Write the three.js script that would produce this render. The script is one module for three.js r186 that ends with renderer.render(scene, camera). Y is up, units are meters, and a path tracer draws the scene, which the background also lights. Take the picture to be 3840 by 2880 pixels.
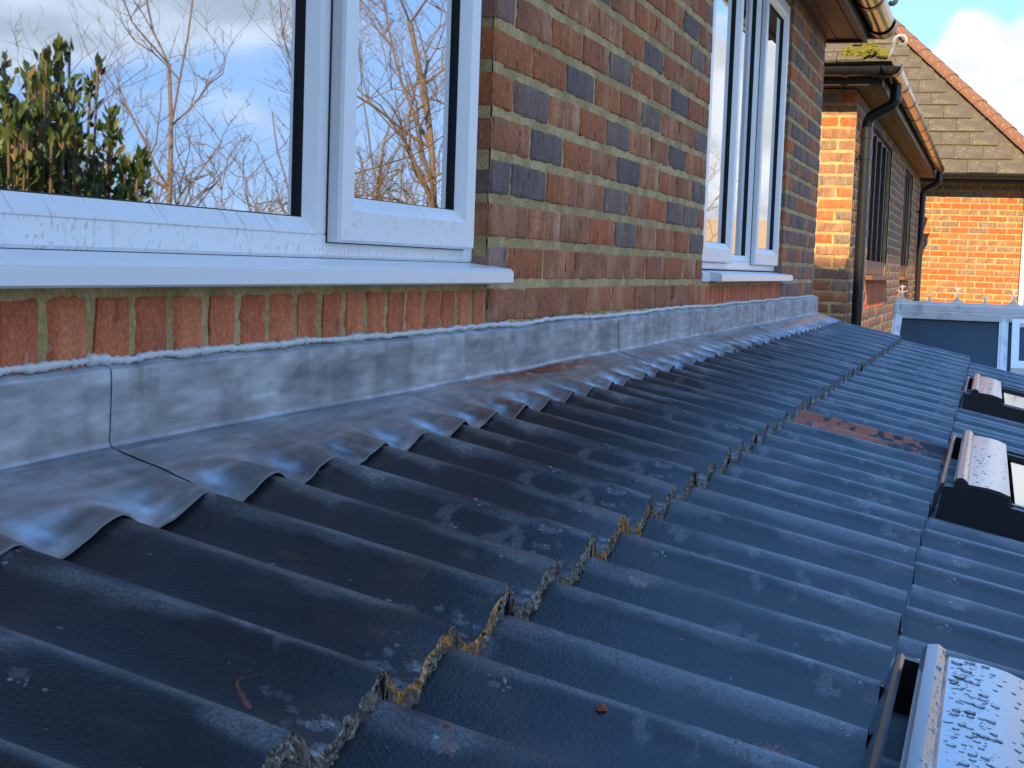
import * as THREE from 'three';
import { mergeGeometries, toCreasedNormals, mergeVertices } from 'three/addons/utils/BufferGeometryUtils.js';
import { RoundedBoxGeometry } from 'three/addons/geometries/RoundedBoxGeometry.js';

// ---------------------------------------------------------------- camera, sky, sun, exposure
// x runs along the house wall, z comes out of it, y is up; y = 0 is the bed joint under the window sills
const scene = new THREE.Scene();
const camera = new THREE.PerspectiveCamera(2 * Math.atan(1440 / 5545.8) * 180 / Math.PI, 4 / 3, 0.05, 900);
{
  const yaw = 72.2126 * Math.PI / 180, pitch = -4.70174 * Math.PI / 180, roll = 2.03368 * Math.PI / 180;
  const fwd = new THREE.Vector3(Math.sin(yaw) * Math.cos(pitch), Math.sin(pitch), -Math.cos(yaw) * Math.cos(pitch));
  const right = new THREE.Vector3(Math.cos(yaw), 0, Math.sin(yaw));
  const up = new THREE.Vector3().crossVectors(right, fwd);
  const r2 = right.clone().multiplyScalar(Math.cos(roll)).addScaledVector(up, Math.sin(roll));
  const u2 = up.clone().multiplyScalar(Math.cos(roll)).addScaledVector(right, -Math.sin(roll));
  camera.position.set(-2.44885, 0.039116, 0.836746);
  camera.quaternion.setFromRotationMatrix(new THREE.Matrix4().makeBasis(r2, u2, fwd.clone().negate()));
  camera.updateMatrixWorld();
}
const renderer = new THREE.WebGLRenderer({ antialias: true });
renderer.toneMapping = THREE.LinearToneMapping;
renderer.toneMappingExposure = 1.9;
renderer.shadowMap.enabled = true;

// seeded random numbers and noise
function rng(seed) { let a = seed >>> 0; return () => { a = (a + 0x6D2B79F5) | 0; let t = Math.imul(a ^ (a >>> 15), 1 | a); t = (t + Math.imul(t ^ (t >>> 7), 61 | t)) ^ t; return ((t ^ (t >>> 14)) >>> 0) / 4294967296; }; }
function hash3(x, y, z) { let h = Math.imul(x, 374761393) ^ Math.imul(y, 668265263) ^ Math.imul(z, 2147483647 ^ 0x5bd1e995); h = Math.imul(h ^ (h >>> 13), 1274126177); return ((h ^ (h >>> 16)) >>> 0) / 4294967296; }
const fade = t => t * t * (3 - 2 * t);
function vnoise(x, y, z = 0, px = 0, py = 0) {
  const xi = Math.floor(x), yi = Math.floor(y), zi = Math.floor(z);
  const fx = fade(x - xi), fy = fade(y - yi), fz = fade(z - zi);
  const W = (v, p) => p ? ((v % p) + p) % p : v;
  const x0 = W(xi, px), x1 = W(xi + 1, px), y0 = W(yi, py), y1 = W(yi + 1, py);
  const L = (a, b, t) => a + (b - a) * t;
  const s = zz => L(L(hash3(x0, y0, zz), hash3(x1, y0, zz), fx), L(hash3(x0, y1, zz), hash3(x1, y1, zz), fx), fy);
  return fz === 0 ? s(zi) : L(s(zi), s(zi + 1), fz);
}
function fbm(x, y, z = 0, oct = 4, px = 0, py = 0) {
  let a = 0, w = 0.5, t = 0;
  for (let i = 0; i < oct; i++) { a += w * vnoise(x, y, z + i * 17, px, py); t += w; w *= 0.5; x *= 2; y *= 2; px *= 2; py *= 2; }
  return a / t;
}
const clamp = (v, a = 0, b = 1) => Math.min(b, Math.max(a, v));
const sstep = (a, b, v) => fade(clamp((v - a) / (b - a)));
const lerp = (a, b, t) => a + (b - a) * t;
const PI = Math.PI;

// the sky: a winter afternoon with broken cloud
{
  const W = 2048, H = 1024, d = new Float32Array(W * H * 4);
  for (let j = 0; j < H; j++) {
    const el = ((j + 0.5) / H - 0.5) * PI;
    for (let i = 0; i < W; i++) {
      const a = ((i + 0.5) / W - 0.5) * 2 * PI;            // atan2(z, x)
      const o = (j * W + i) * 4;
      const sy = Math.sin(el), cx = Math.cos(el) * Math.cos(a), cz = Math.cos(el) * Math.sin(a);
      const h = Math.max(sy, 0);
      const t = Math.pow(1 - h, 4);
      let r = lerp(0.14, 0.42, t), g = lerp(0.39, 0.65, t), b = lerp(0.92, 0.96, t);
      if (sy > -0.03) {
        // broken layer of cloud seen in perspective
        const k = 1 / (h + 0.13), X = cx * k, Z = cz * k;
        const n = fbm(X * 1.1 + 3.7, Z * 1.1 + 8.2, 1, 6), n2 = fbm(X * 3 + 9, Z * 3 + 1, 5, 4);
        const low = Math.pow(1 - h, 5); let c = 0.85 * sstep(0.47 - 0.12 * low, 0.72 - 0.08 * low, n + 0.14 * (n2 - 0.5));
        let lum = 0.62 + 0.26 * sstep(0.35, 0.7, n2) - 0.16 * sstep(0.6, 0.85, n);
        // bank of cumulus low over the houses to the east
        const az = -a * 180 / PI, e = el * 180 / PI;        // degrees from +x towards -z
        let da = az + 6; if (da > 180) da -= 360; if (da < -180) da += 360;
        const edge = 9.5 - Math.pow(Math.max(0, da - 7.0), 1.35) * 0.75 - Math.pow(Math.max(0, -da - 7), 1.2) * 0.7;
        const lump = (fbm(az * 0.55 + 40, e * 0.8, 3, 5) - 0.5) * 3.6;
        const bank = sstep(-0.35, 0.35, edge + lump - e) * (Math.abs(da) < 40 ? 1 : 0);
        if (bank > 0) {
          const sh = fbm(az * 0.7 + 11, e * 0.9 + 4, 9, 5);
          const bl = 0.50 + 0.16 * sstep(0.35, 0.65, sh) - 0.12 * sstep(3, 8, edge - e) * sstep(0.4, 0.6, 1 - sh);
          c = Math.max(c * 0.15, bank); lum = lerp(lum, bl, bank);
        } else if (Math.abs(da) < 40) c *= 1 - 0.85 * sstep(22, 10, Math.abs(da)) * sstep(18, 11, e);
        const w = bank; r = lerp(r, lum * lerp(0.90, 0.99, w), c); g = lerp(g, lum * lerp(1.01, 1.02, w), c); b = lerp(b, lum * lerp(1.13, 1.08, w), c);
      }
      d[o] = r; d[o + 1] = g; d[o + 2] = b; d[o + 3] = 1;
    }
  }
  const tex = new THREE.DataTexture(d, W, H, THREE.RGBAFormat, THREE.FloatType);
  tex.mapping = THREE.EquirectangularReflectionMapping; tex.magFilter = THREE.LinearFilter; tex.minFilter = THREE.LinearFilter; tex.needsUpdate = true;
  scene.background = tex; scene.environment = tex;
}
// low winter sun almost along the wall, from behind the camera
const SUN_TAN = 0.55, SUN_PHI = 8 * PI / 180;
const sun = new THREE.DirectionalLight(new THREE.Color().setRGB(1.0, 0.74, 0.40), 5);
sun.position.set(-Math.cos(SUN_PHI), SUN_TAN, Math.sin(SUN_PHI)).multiplyScalar(40).add(new THREE.Vector3(6, 0, 1));
sun.target.position.set(6, 0, 1);
sun.castShadow = true; sun.shadow.mapSize.set(4096, 4096);
Object.assign(sun.shadow.camera, { left: -22, right: 22, top: 16, bottom: -16, near: 1, far: 90 });
scene.add(sun, sun.target);

// ---------------------------------------------------------------- helpers
const taken = {};
function numbered(n) { const k = taken[n] = (taken[n] ?? -1) + 1; return k ? `${n}_${String(k).padStart(3, '0')}` : n; }
function shade(m) { m.castShadow = true; m.receiveShadow = true; return m; }
function thing(name, label, category, group, pos = [0, 0, 0]) {
  const o = new THREE.Group(); o.name = numbered(name); o.position.set(...pos); scene.add(o);
  o.userData = { label, category }; if (group) o.userData.group = group; return o;
}
function part(name, geo, mat, parent, kind) {
  const m = shade(new THREE.Mesh(geo, mat)); m.name = name; parent.add(m); if (kind) m.userData.kind = kind; return m;
}
function structure(name, geo, mat) { const m = shade(new THREE.Mesh(geo, mat)); m.name = name; m.userData.kind = 'structure'; scene.add(m); return m; }
function subgroup(name, parent) { const g = new THREE.Group(); g.name = name; parent.add(g); return g; }
class MB { // collects triangles
  constructor() { this.p = []; this.uv = []; this.c = []; this.i = []; }
  v(x, y, z, u = 0, w = 0, c) { this.p.push(x, y, z); this.uv.push(u, w); if (c) this.c.push(...c); return this.p.length / 3 - 1; }
  q(a, b, c, d) { this.i.push(a, b, c, a, c, d); }
  t(a, b, c) { this.i.push(a, b, c); }
  geo(crease) {
    let g = new THREE.BufferGeometry();
    g.setAttribute('position', new THREE.Float32BufferAttribute(this.p, 3));
    g.setAttribute('uv', new THREE.Float32BufferAttribute(this.uv, 2));
    if (this.c.length) g.setAttribute('color', new THREE.Float32BufferAttribute(this.c, 3));
    g.setIndex(this.i);
    if (crease !== undefined) g = toCreasedNormals(g, crease); else g.computeVertexNormals();
    return g;
  }
}
function boxG(x0, x1, y0, y1, z0, z1, r = 0) {
  const w = x1 - x0, h = y1 - y0, d = z1 - z0;
  let g;
  if (r) g = new RoundedBoxGeometry(w, h, d, 2, Math.min(r, w / 2.01, h / 2.01, d / 2.01)); else g = new THREE.BoxGeometry(w, h, d);
  if (g.index) g = g.toNonIndexed();
  g.translate((x0 + x1) / 2, (y0 + y1) / 2, (z0 + z1) / 2);
  boxUV(g); return g;
}
function boxUV(g) { // uv in metres from the dominant axis of each face
  const p = g.attributes.position, n = g.attributes.normal, uv = [];
  for (let i = 0; i < p.count; i++) {
    const ax = Math.abs(n.getX(i)), ay = Math.abs(n.getY(i)), az = Math.abs(n.getZ(i));
    if (az >= ax && az >= ay) uv.push(p.getX(i), p.getY(i)); else if (ax >= ay) uv.push(p.getZ(i), p.getY(i)); else uv.push(p.getX(i), p.getZ(i));
  }
  g.setAttribute('uv', new THREE.Float32BufferAttribute(uv, 2)); return g;
}
function merge(list) { const a = list.map(g => { const q = g.index ? g.toNonIndexed() : g; for (const k of Object.keys(q.attributes)) if (!['position', 'normal', 'uv'].includes(k)) q.deleteAttribute(k); return q; }); return mergeGeometries(a); }
function tubeG(pts, r, seg = 10, steps = 40, curved = true) {
  const v = pts.map(p => new THREE.Vector3(...p));
  let curve;
  if (curved) curve = new THREE.CatmullRomCurve3(v, false, 'centripetal');
  else { curve = new THREE.CurvePath(); for (let i = 0; i + 1 < v.length; i++) curve.add(new THREE.LineCurve3(v[i], v[i + 1])); }
  return new THREE.TubeGeometry(curve, steps, r, seg, false);
}
// profile swept round a rectangle with mitred corners; profile = [[inset, z], ...]
function ringG(x0, x1, y0, y1, prof, sides = [0, 1, 2, 3]) {
  const m = new MB(), n = prof.length;
  const cor = ([i]) => [[x0 + i, y0 + i], [x1 - i, y0 + i], [x1 - i, y1 - i], [x0 + i, y1 - i]];
  for (const s of sides) for (let k = 0; k + 1 < n; k++) {
    const A = cor(prof[k]), B = cor(prof[k + 1]), e = (s + 1) % 4;
    const P = (c, z) => m.v(c[0], c[1], z, s % 2 ? c[1] : c[0], (s % 2 ? c[0] : c[1]) + z);
    m.q(P(A[s], prof[k][1]), P(A[e], prof[k][1]), P(B[e], prof[k + 1][1]), P(B[s], prof[k + 1][1]));
  }
  return m.geo(0.35);
}
// closed 2-D profile extruded along x (profile in z,y)
function prismX(prof, x0, x1, crease = 0.6) {
  const m = new MB(), n = prof.length;
  for (let k = 0; k < n; k++) {
    const [z0, y0] = prof[k], [z1, y1] = prof[(k + 1) % n];
    m.q(m.v(x0, y0, z0, x0, y0 + z0), m.v(x1, y0, z0, x1, y0 + z0), m.v(x1, y1, z1, x1, y1 + z1), m.v(x0, y1, z1, x0, y1 + z1));
  }
  const sh = prof.map(([z, y]) => new THREE.Vector2(z, y));
  for (const [x, f] of [[x0, 0], [x1, 1]]) for (const t of THREE.ShapeUtils.triangulateShape(sh, [])) {
    const i = t.map(k => m.v(x, prof[k][1], prof[k][0], prof[k][0], prof[k][1])); f ? m.t(i[0], i[1], i[2]) : m.t(i[0], i[2], i[1]);
  }
  return m.geo(crease);
}
function colorTex(W, H, fn, rep = 1, srgb = true) {
  const d = new Uint8Array(W * H * 4);
  for (let j = 0; j < H; j++) for (let i = 0; i < W; i++) { const c = fn(i / W, j / H), o = (j * W + i) * 4; d[o] = clamp(c[0], 0, 255); d[o + 1] = clamp(c[1], 0, 255); d[o + 2] = clamp(c[2], 0, 255); d[o + 3] = 255; }
  const t = new THREE.DataTexture(d, W, H); t.wrapS = t.wrapT = THREE.RepeatWrapping; t.magFilter = THREE.LinearFilter; t.minFilter = THREE.LinearMipmapLinearFilter; t.generateMipmaps = true;
  if (srgb) t.colorSpace = THREE.SRGBColorSpace; t.repeat.set(rep, rep); t.needsUpdate = true; return t;
}
// soft-edged specks pressed into a texture; list of [u, v, radius, stretch in v, colour, strength]
function stamp(tex, list, seed) {
  const { data: d, width: W, height: H } = tex.image;
  for (const [u, v, r, st, col, al] of list) {
    const rx = r * W, ry = r * st * W, cx = u * W, cy = v * H;
    for (let y = Math.floor(cy - ry * 1.3); y <= cy + ry * 1.3; y++) for (let x = Math.floor(cx - rx * 1.3); x <= cx + rx * 1.3; x++) {
      const q = Math.hypot((x - cx) / rx, (y - cy) / ry) + 0.9 * (vnoise(x * 0.35 + seed, y * 0.35 / Math.max(1, st * 0.6), 5) - 0.5); if (q > 1) continue;
      const a = al * sstep(1, 0.55, q), o = ((((y % H) + H) % H) * W + ((x % W) + W) % W) * 4; for (let k = 0; k < 3; k++) d[o + k] = lerp(d[o + k], col[k], a);
    }
  }
  return tex;
}
const mix3 = (a, b, t) => [lerp(a[0], b[0], t), lerp(a[1], b[1], t), lerp(a[2], b[2], t)];
const M = (o) => new THREE.MeshStandardMaterial(Object.assign({ side: THREE.DoubleSide }, o));

// ---------------------------------------------------------------- materials
// brick: fired clay, sandy and streaked, with dark pits
function brickTex(base, alt, pit, seed, lime) {
  const R = rng(seed), pits = [];
  for (let i = 0; i < 70; i++) pits.push([R(), R(), 0.004 + 0.011 * R() * R(), 1 + 2.5 * R(), pit, 0.8]);
  for (let i = 0; i < 40; i++) pits.push([R(), R(), 0.003 + 0.008 * R() * R(), 1 + 2 * R(), [196, 168, 146], 0.5]);
  return stamp(colorTex(384, 384, (u, v) => {
    const n = fbm(u * 8, v * 6, seed, 4, 8, 6), s = fbm(u * 28, v * 5, seed + 3, 2, 28, 5), f = vnoise(u * 150, v * 150, seed + 7, 150, 150);
    let c = mix3(base, alt, sstep(0.3, 0.7, n * 0.6 + s * 0.4));
    const k = 0.82 + 0.24 * f + 0.25 * (n - 0.5); c = [c[0] * k, c[1] * k, c[2] * k];
    const l = sstep(0.58, 0.78, fbm(u * 9 + 4, v * 4 + 9, seed + 21, 3, 9, 4)) * lime; return mix3(c, [204, 168, 140], l);
  }, 2.2), pits, seed);
}
const brickBump = colorTex(512, 512, (u, v) => { const n = 150 * fbm(u * 40, v * 40, 77, 4, 40, 40) + 70 * fbm(u * 9, v * 9, 78, 3, 9, 9) + 20; return [n, n, n]; }, 2.2, false);
const brickMat = (base, alt, pit, seed, lime = 0.35) => M({ map: brickTex(base, alt, pit, seed, lime), bumpMap: brickBump, bumpScale: 0.004, roughness: 0.93 });
const redBricks = [
  brickMat([183, 108, 67], [156, 94, 63], [68, 46, 44], 11), brickMat([197, 114, 65], [170, 98, 60], [76, 48, 40], 12),
  brickMat([175, 106, 72], [199, 132, 89], [72, 50, 48], 13, 0.55), brickMat([210, 114, 60], [181, 100, 60], [72, 46, 38], 14), brickMat([162, 104, 72], [179, 108, 68], [60, 44, 44], 15)];
const blueBricks = [brickMat([140, 112, 98], [118, 96, 86], [30, 30, 38], 21, 0.25), brickMat([146, 118, 102], [124, 100, 90], [34, 32, 38], 22, 0.3), brickMat([128, 106, 98], [106, 92, 88], [24, 26, 38], 23, 0.2)];
const purpleBricks = [brickMat([148, 114, 100], [126, 100, 92], [52, 44, 46], 24, 0.3), brickMat([160, 110, 92], [134, 102, 92], [52, 42, 42], 25, 0.3)];
const soldierBricks = [brickMat([214, 120, 76], [204, 112, 72], [150, 82, 56], 31, 0.06), brickMat([210, 116, 72], [218, 124, 80], [144, 78, 54], 32, 0.08), brickMat([206, 112, 72], [198, 106, 70], [140, 76, 54], 33, 0.06)];
const farRed = brickMat([206, 104, 60], [188, 92, 56], [130, 70, 46], 41, 0.2), farBrown = brickMat([172, 124, 92], [146, 106, 86], [90, 68, 60], 42, 0.3), farGrey = brickMat([150, 124, 102], [126, 106, 94], [76, 64, 60], 43, 0.3), farOrange = brickMat([200, 120, 72], [176, 108, 70], [110, 68, 50], 44, 0.25);
const mortarMap = (a, b, s) => colorTex(384, 384, (u, v) => { const n = fbm(u * 10, v * 10, s, 4, 10, 10), f = vnoise(u * 180, v * 180, s + 2, 180, 180); const c = mix3(a, b, sstep(0.3, 0.7, n)); const k = 0.86 + 0.24 * f; return [c[0] * k, c[1] * k, c[2] * k]; }, 2);
const mortarMat = M({ map: mortarMap([196, 168, 118], [170, 144, 96], 51), bumpMap: brickBump, bumpScale: 0.004, roughness: 0.97 });

// white window plastic; a grubby version for the bottom rails
const upvc = new THREE.MeshPhysicalMaterial({ color: new THREE.Color().setRGB(0.83, 0.84, 0.85), roughness: 0.28, side: THREE.DoubleSide });
const upvcDirty = new THREE.MeshPhysicalMaterial({ roughness: 0.35, side: THREE.DoubleSide, map: colorTex(1024, 512, (u, v) => {
  let c = [234, 235, 237];
  const zone = sstep(0.46, 0.66, fbm(u * 7, v * 6, 62, 3, 7, 6)), dr = sstep(0.60, 0.78, fbm(u * 120, v * 22, 61, 3, 120, 22)) * zone;
  const sp = sstep(0.78, 0.86, vnoise(u * 190, v * 110, 63, 190, 110)) * sstep(0.48, 0.62, fbm(u * 9, v * 5, 64, 3, 9, 5));
  c = mix3(c, [206, 176, 166], 0.30 * dr); c = mix3(c, [186, 152, 142], 0.4 * sp); return c;
}, 1.6) });
const gasket = M({ color: new THREE.Color().setRGB(0.012, 0.013, 0.016), roughness: 0.6 });
const glassBump = colorTex(256, 256, (u, v) => { const n = 255 * fbm(u * 6, v * 4, 66, 2, 6, 4); return [n, n, n]; }, 1.3, false);
const glass = new THREE.MeshPhysicalMaterial({ bumpMap: glassBump, bumpScale: 0.00007, color: new THREE.Color().setRGB(0.50, 0.52, 0.55), metalness: 1, roughness: 0.012, side: THREE.DoubleSide });
// roof tiles: charcoal concrete with whitish and brick-red dust
// one texture covers one tile: u across two rolls, v from head to tail
function tileMap(seed, o = {}) {
  const R = rng(seed), spots = [], W = 512, H = 640;
  for (let i = 0; i < 26; i++) { const big = R() < 0.3, u = R(), v = R(), r = big ? 0.010 + 0.02 * R() : 0.002 + 0.007 * R() * R(); const col = R() < 0.16 ? [150, 82, 52] : [176, 180, 184]; spots.push([u, v, r, 0.6 + 1.6 * R(), col, big ? 0.26 : 0.5]); if (big) for (let k = 0; k < 5; k++) spots.push([u + (R() - 0.5) * 0.06, v + (R() - 0.5) * 0.06, 0.002 + 0.006 * R(), 0.5 + R(), col, 0.5]); }
  if (o.tail) for (const c of [0.16, 0.66]) for (let k = 0; k < 26; k++) { const q = R(); spots.push([c + (R() - 0.5) * 0.26, 1 - 0.16 * q * q - 0.005, 0.006 + 0.022 * R(), 0.6 + 0.6 * R(), [186, 192, 198], 0.14 + 0.26 * R()]); }
  if (o.extra) spots.push(...o.extra);
  return stamp(colorTex(W, H, (u, v) => {
    const n = fbm(u * 4 + seed, v * 5, seed, 5), f = vnoise(u * 230, v * 290, seed + 2), g = vnoise(u * 90, v * 110, seed + 3);
    let c = mix3([25, 26, 30], [37, 37, 41], n); const k = 0.80 + 0.30 * f + 0.10 * g; c = [c[0] * k, c[1] * k, c[2] * k];
    let d = u * 2; d -= Math.floor(d); const rim = Math.max(sstep(0.62, 0.95, d), sstep(0.07, 0.0, d));
    const bloomSheen = sstep(0.46, 0.68, fbm(u * 9 + 3, v * 5 + seed, seed + 5, 5) * 0.75 + 0.30 * rim - 0.06); c = mix3(c, [124, 128, 132], bloomSheen * (0.36 + 0.46 * f) * (0.30 + 0.70 * rim));  // whitish bloom, strengthened on the crests to carry their sky sheen in colour
    const scuff = sstep(0.58, 0.70, fbm(u * 7 + 9, v * 16 + seed, seed + 8, 5)) * sstep(0.48, 0.62, fbm(u * 3, v * 4 + 7, seed + 9, 2)); c = mix3(c, [134, 138, 140], 0.5 * scuff * (0.5 + 0.7 * f));
    const br = sstep(0.56, 0.74, fbm(u * 3 + 3, v * 5, seed + 12, 4)); c = mix3(c, [84, 64, 54], 0.30 * br);
    if (o.red) { const w = fbm(u * 12, v * 18, 71, 5), e = sstep(0.40, 0.52, w + 0.42 * (1 - v) - 0.22); c = mix3(c, mix3([186, 106, 70], [150, 84, 60], g), 0.92 * e); }
    return c;
  }, 1), spots, seed);
}
const tileBump = colorTex(512, 512, (u, v) => { const n = 120 * vnoise(u * 190, v * 190, 81, 190, 190) + 90 * fbm(u * 60, v * 60, 82, 3, 60, 60); return [n, n, n]; }, 1, false); tileBump.repeat.set(1, 1.2);
const tileM = (s, o) => M({ color: new THREE.Color().setScalar(0.82 + 0.3 * hash3(s, 3, 1)), map: tileMap(s, o), bumpMap: tileBump, bumpScale: 0.0004, roughness: 0.38 });
const tileMats = [91, 92, 93, 95].map(s => tileM(s)), tileTop = [96, 97, 98, 99].map(s => tileM(s, { tail: true }));
const tileArc = tileM(96, { tail: true, extra: Array.from({ length: 16 }, (_, k) => { const f = k / 15; return [0.715 + 0.135 * f, 0.845 - 0.06 * Math.sin(f * 2.2) + 0.05 * f * f, 0.012 - 0.006 * f, 0.5, [186, 104, 60], 0.55 - 0.3 * f]; }) });
const tileSmudge = tileM(92, { extra: [[0.20, 0.815, 0.085, 0.9, [150, 92, 70], 0.8], [0.16, 0.80, 0.05, 1, [220, 112, 64], 1]] });
const tileRed = M({ map: tileMap(94, { red: true }), bumpMap: tileBump, bumpScale: 0.0008, roughness: 0.65 });
const cutMat = (a, b, s, o) => M({ map: colorTex(256, 256, (u, v) => { const n = vnoise(u * 26, v * 26, s, 26, 26), f = vnoise(u * 70, v * 70, s + 1, 70, 70); let c = mix3(a, b, n); if (o) c = mix3(c, mix3([120, 92, 60], [220, 150, 80], n), sstep(0.46, 0.54, fbm(u * 4, v * 4, s + 9, 3, 4, 4))); if (f > 0.8) c = [150, 146, 136]; if (f < 0.14) c = [26, 26, 26]; return c; }, 6), roughness: 0.95 });
const cutGrey = cutMat([78, 74, 70], [138, 130, 114], 101), cutOrange = cutMat([78, 74, 70], [138, 130, 114], 104, true);
// lead
const leadMap = colorTex(1024, 1024, (u, v) => {
  const n = fbm(u * 6, v * 9, 111, 6, 6, 9), s = fbm(u * 5, v * 70, 112, 4, 5, 70), m = fbm(u * 18, v * 12, 113, 5, 18, 12);
  let k = 198 + 60 * (n - 0.5) + 60 * (s - 0.5); let c = [k, k * 1.005, k * 1.02];
  c = mix3(c, [146, 146, 148], 0.5 * sstep(0.46, 0.74, m)); c = mix3(c, [222, 224, 222], 0.6 * sstep(0.62, 0.72, fbm(u * 12, v * 24, 115, 4, 12, 24)));
  const dr = sstep(0.66, 0.76, fbm(u * 40, v * 14, 118, 3, 40, 14)) * sstep(0.5, 0.65, n); c = mix3(c, [120, 112, 108], 0.22 * dr); c = c.map(q => q * (0.84 + 0.32 * fbm(u * 24, v * 110, 119, 3, 24, 110)));
  return c;
}, 1);
const leadRough = colorTex(512, 512, (u, v) => { const n = 34 + 84 * fbm(u * 9, v * 14, 121, 5, 9, 14) + 20 * vnoise(u * 90, v * 90, 122, 90, 90); return [0, n, 0]; }, 1, false);
const leadBump = colorTex(512, 512, (u, v) => { const n = 60 + 130 * fbm(u * 16, v * 16, 123, 4, 16, 16); return [n, n, n]; }, 1, false);
const lead = M({ map: leadMap, roughnessMap: leadRough, roughness: 1, metalness: 0.8, vertexColors: true, bumpMap: leadBump, bumpScale: 0.0012 });
const leadUp = M({ map: leadMap, roughness: 0.58, metalness: 0.45, vertexColors: true, bumpMap: leadBump, bumpScale: 0.0006 });
const leadEdge = M({ color: new THREE.Color().setRGB(0.2, 0.2, 0.21), roughness: 0.5, metalness: 0.6 });
const sealant = M({ color: new THREE.Color().setRGB(0.60, 0.61, 0.60), roughness: 0.4 });
// joinery, gutters, other surfaces
const stainedWood = M({ map: colorTex(512, 512, (u, v) => { const n = fbm(u * 5, v * 60, 131, 4, 5, 60); return mix3([96, 56, 32], [142, 86, 48], n); }, 1), roughness: 0.55 });
const darkWood = M({ map: colorTex(256, 256, (u, v) => mix3([42, 30, 24], [64, 46, 36], fbm(u * 4, v * 50, 132, 3, 4, 50)), 1), roughness: 0.5 });
const blackPlastic = new THREE.MeshPhysicalMaterial({ color: new THREE.Color().setRGB(0.014, 0.015, 0.018), roughness: 0.3, side: THREE.DoubleSide });
const brownPlastic = new THREE.MeshPhysicalMaterial({ color: new THREE.Color().setRGB(0.045, 0.03, 0.022), roughness: 0.16, ior: 1.7, side: THREE.DoubleSide });
const iron = M({ color: new THREE.Color().setRGB(0.20, 0.25, 0.27), roughness: 0.55, metalness: 0.5 });
const paleIron = M({ color: new THREE.Color().setRGB(0.42, 0.42, 0.40), roughness: 0.5, metalness: 0.4 });
const concreteTile = [141, 142, 143].map(s => M({ map: colorTex(512, 512, (u, v) => {
  const n = fbm(u * 6, v * 6, s, 5, 6, 6), f = vnoise(u * 120, v * 120, s + 1, 120, 120); let c = mix3([86, 79, 68], [108, 98, 82], n); c = c.map(x => x * (0.8 + 0.3 * f));
  const li = sstep(0.62, 0.78, fbm(u * 34, v * 34, s + 4, 4, 34, 34)) * sstep(0.42, 0.62, fbm(u * 5, v * 5, s + 5, 3, 5, 5)); c = mix3(c, [180, 172, 146], 0.7 * li); c = mix3(c, [112, 106, 66], 0.4 * sstep(0.6, 0.72, fbm(u * 8, v * 8, s + 6, 4, 8, 8))); return c;
}, 1.6), roughness: 0.95 }));
const hipClay = M({ map: colorTex(256, 256, (u, v) => { const n = fbm(u * 6, v * 6, 151, 5, 6, 6); let c = mix3([142, 92, 64], [98, 70, 54], n); return mix3(c, [190, 160, 110], 0.6 * sstep(0.62, 0.74, fbm(u * 16, v * 16, 152, 4, 16, 16))); }, 2), roughness: 0.9 });
const mossMat = M({ map: colorTex(128, 128, (u, v) => mix3([74, 78, 22], [142, 134, 48], fbm(u * 12, v * 12, 153, 4, 12, 12)), 4), roughness: 1 });
const anthracite = new THREE.MeshPhysicalMaterial({ color: new THREE.Color().setRGB(0.030, 0.034, 0.040), roughness: 0.42, side: THREE.DoubleSide });
const roofGlass = new THREE.MeshPhysicalMaterial({ color: new THREE.Color().setRGB(0.30, 0.32, 0.34), metalness: 1, roughness: 0.05, side: THREE.DoubleSide });
const aluminium = M({ color: new THREE.Color().setRGB(0.38, 0.39, 0.41), roughness: 0.2, metalness: 1 });
const water = new THREE.MeshPhysicalMaterial({ color: 0xffffff, roughness: 0.02, transmission: 1, thickness: 0.004, ior: 1.33 });
const agedWhite = M({ map: colorTex(256, 256, (u, v) => mix3([218, 222, 224], [184, 188, 186], sstep(0.5, 0.8, fbm(u * 9, v * 16, 161, 5, 9, 16))), 1.4), roughness: 0.5 });
const polycarb = new THREE.MeshPhysicalMaterial({ color: new THREE.Color().setRGB(0.012, 0.026, 0.040), roughness: 0.5, side: THREE.DoubleSide });
const grassMat = M({ map: colorTex(512, 512, (u, v) => mix3([58, 74, 30], [96, 100, 46], fbm(u * 20, v * 20, 171, 5, 20, 20)), 0.25), roughness: 1 });
const bark = M({ map: colorTex(256, 256, (u, v) => mix3([116, 96, 76], [164, 138, 108], fbm(u * 8, v * 20, 181, 4, 8, 20)), 3), roughness: 0.95 });
const leafMats = [[0.07, 0.115, 0.026], [0.12, 0.155, 0.03], [0.24, 0.15, 0.05]].map(c => new THREE.MeshPhysicalMaterial({ color: new THREE.Color().setRGB(...c), roughness: 0.45, side: THREE.DoubleSide }));

// ---------------------------------------------------------------- ground
const GROUND = -3.1;
{
  const g = new THREE.PlaneGeometry(800, 800, 8, 8); g.rotateX(-PI / 2); const uv = g.attributes.uv; for (let i = 0; i < uv.count; i++) uv.setXY(i, uv.getX(i) * 800, uv.getY(i) * 800);
  g.translate(100, GROUND, 0); structure('ground', g, grassMat);
}

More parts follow.
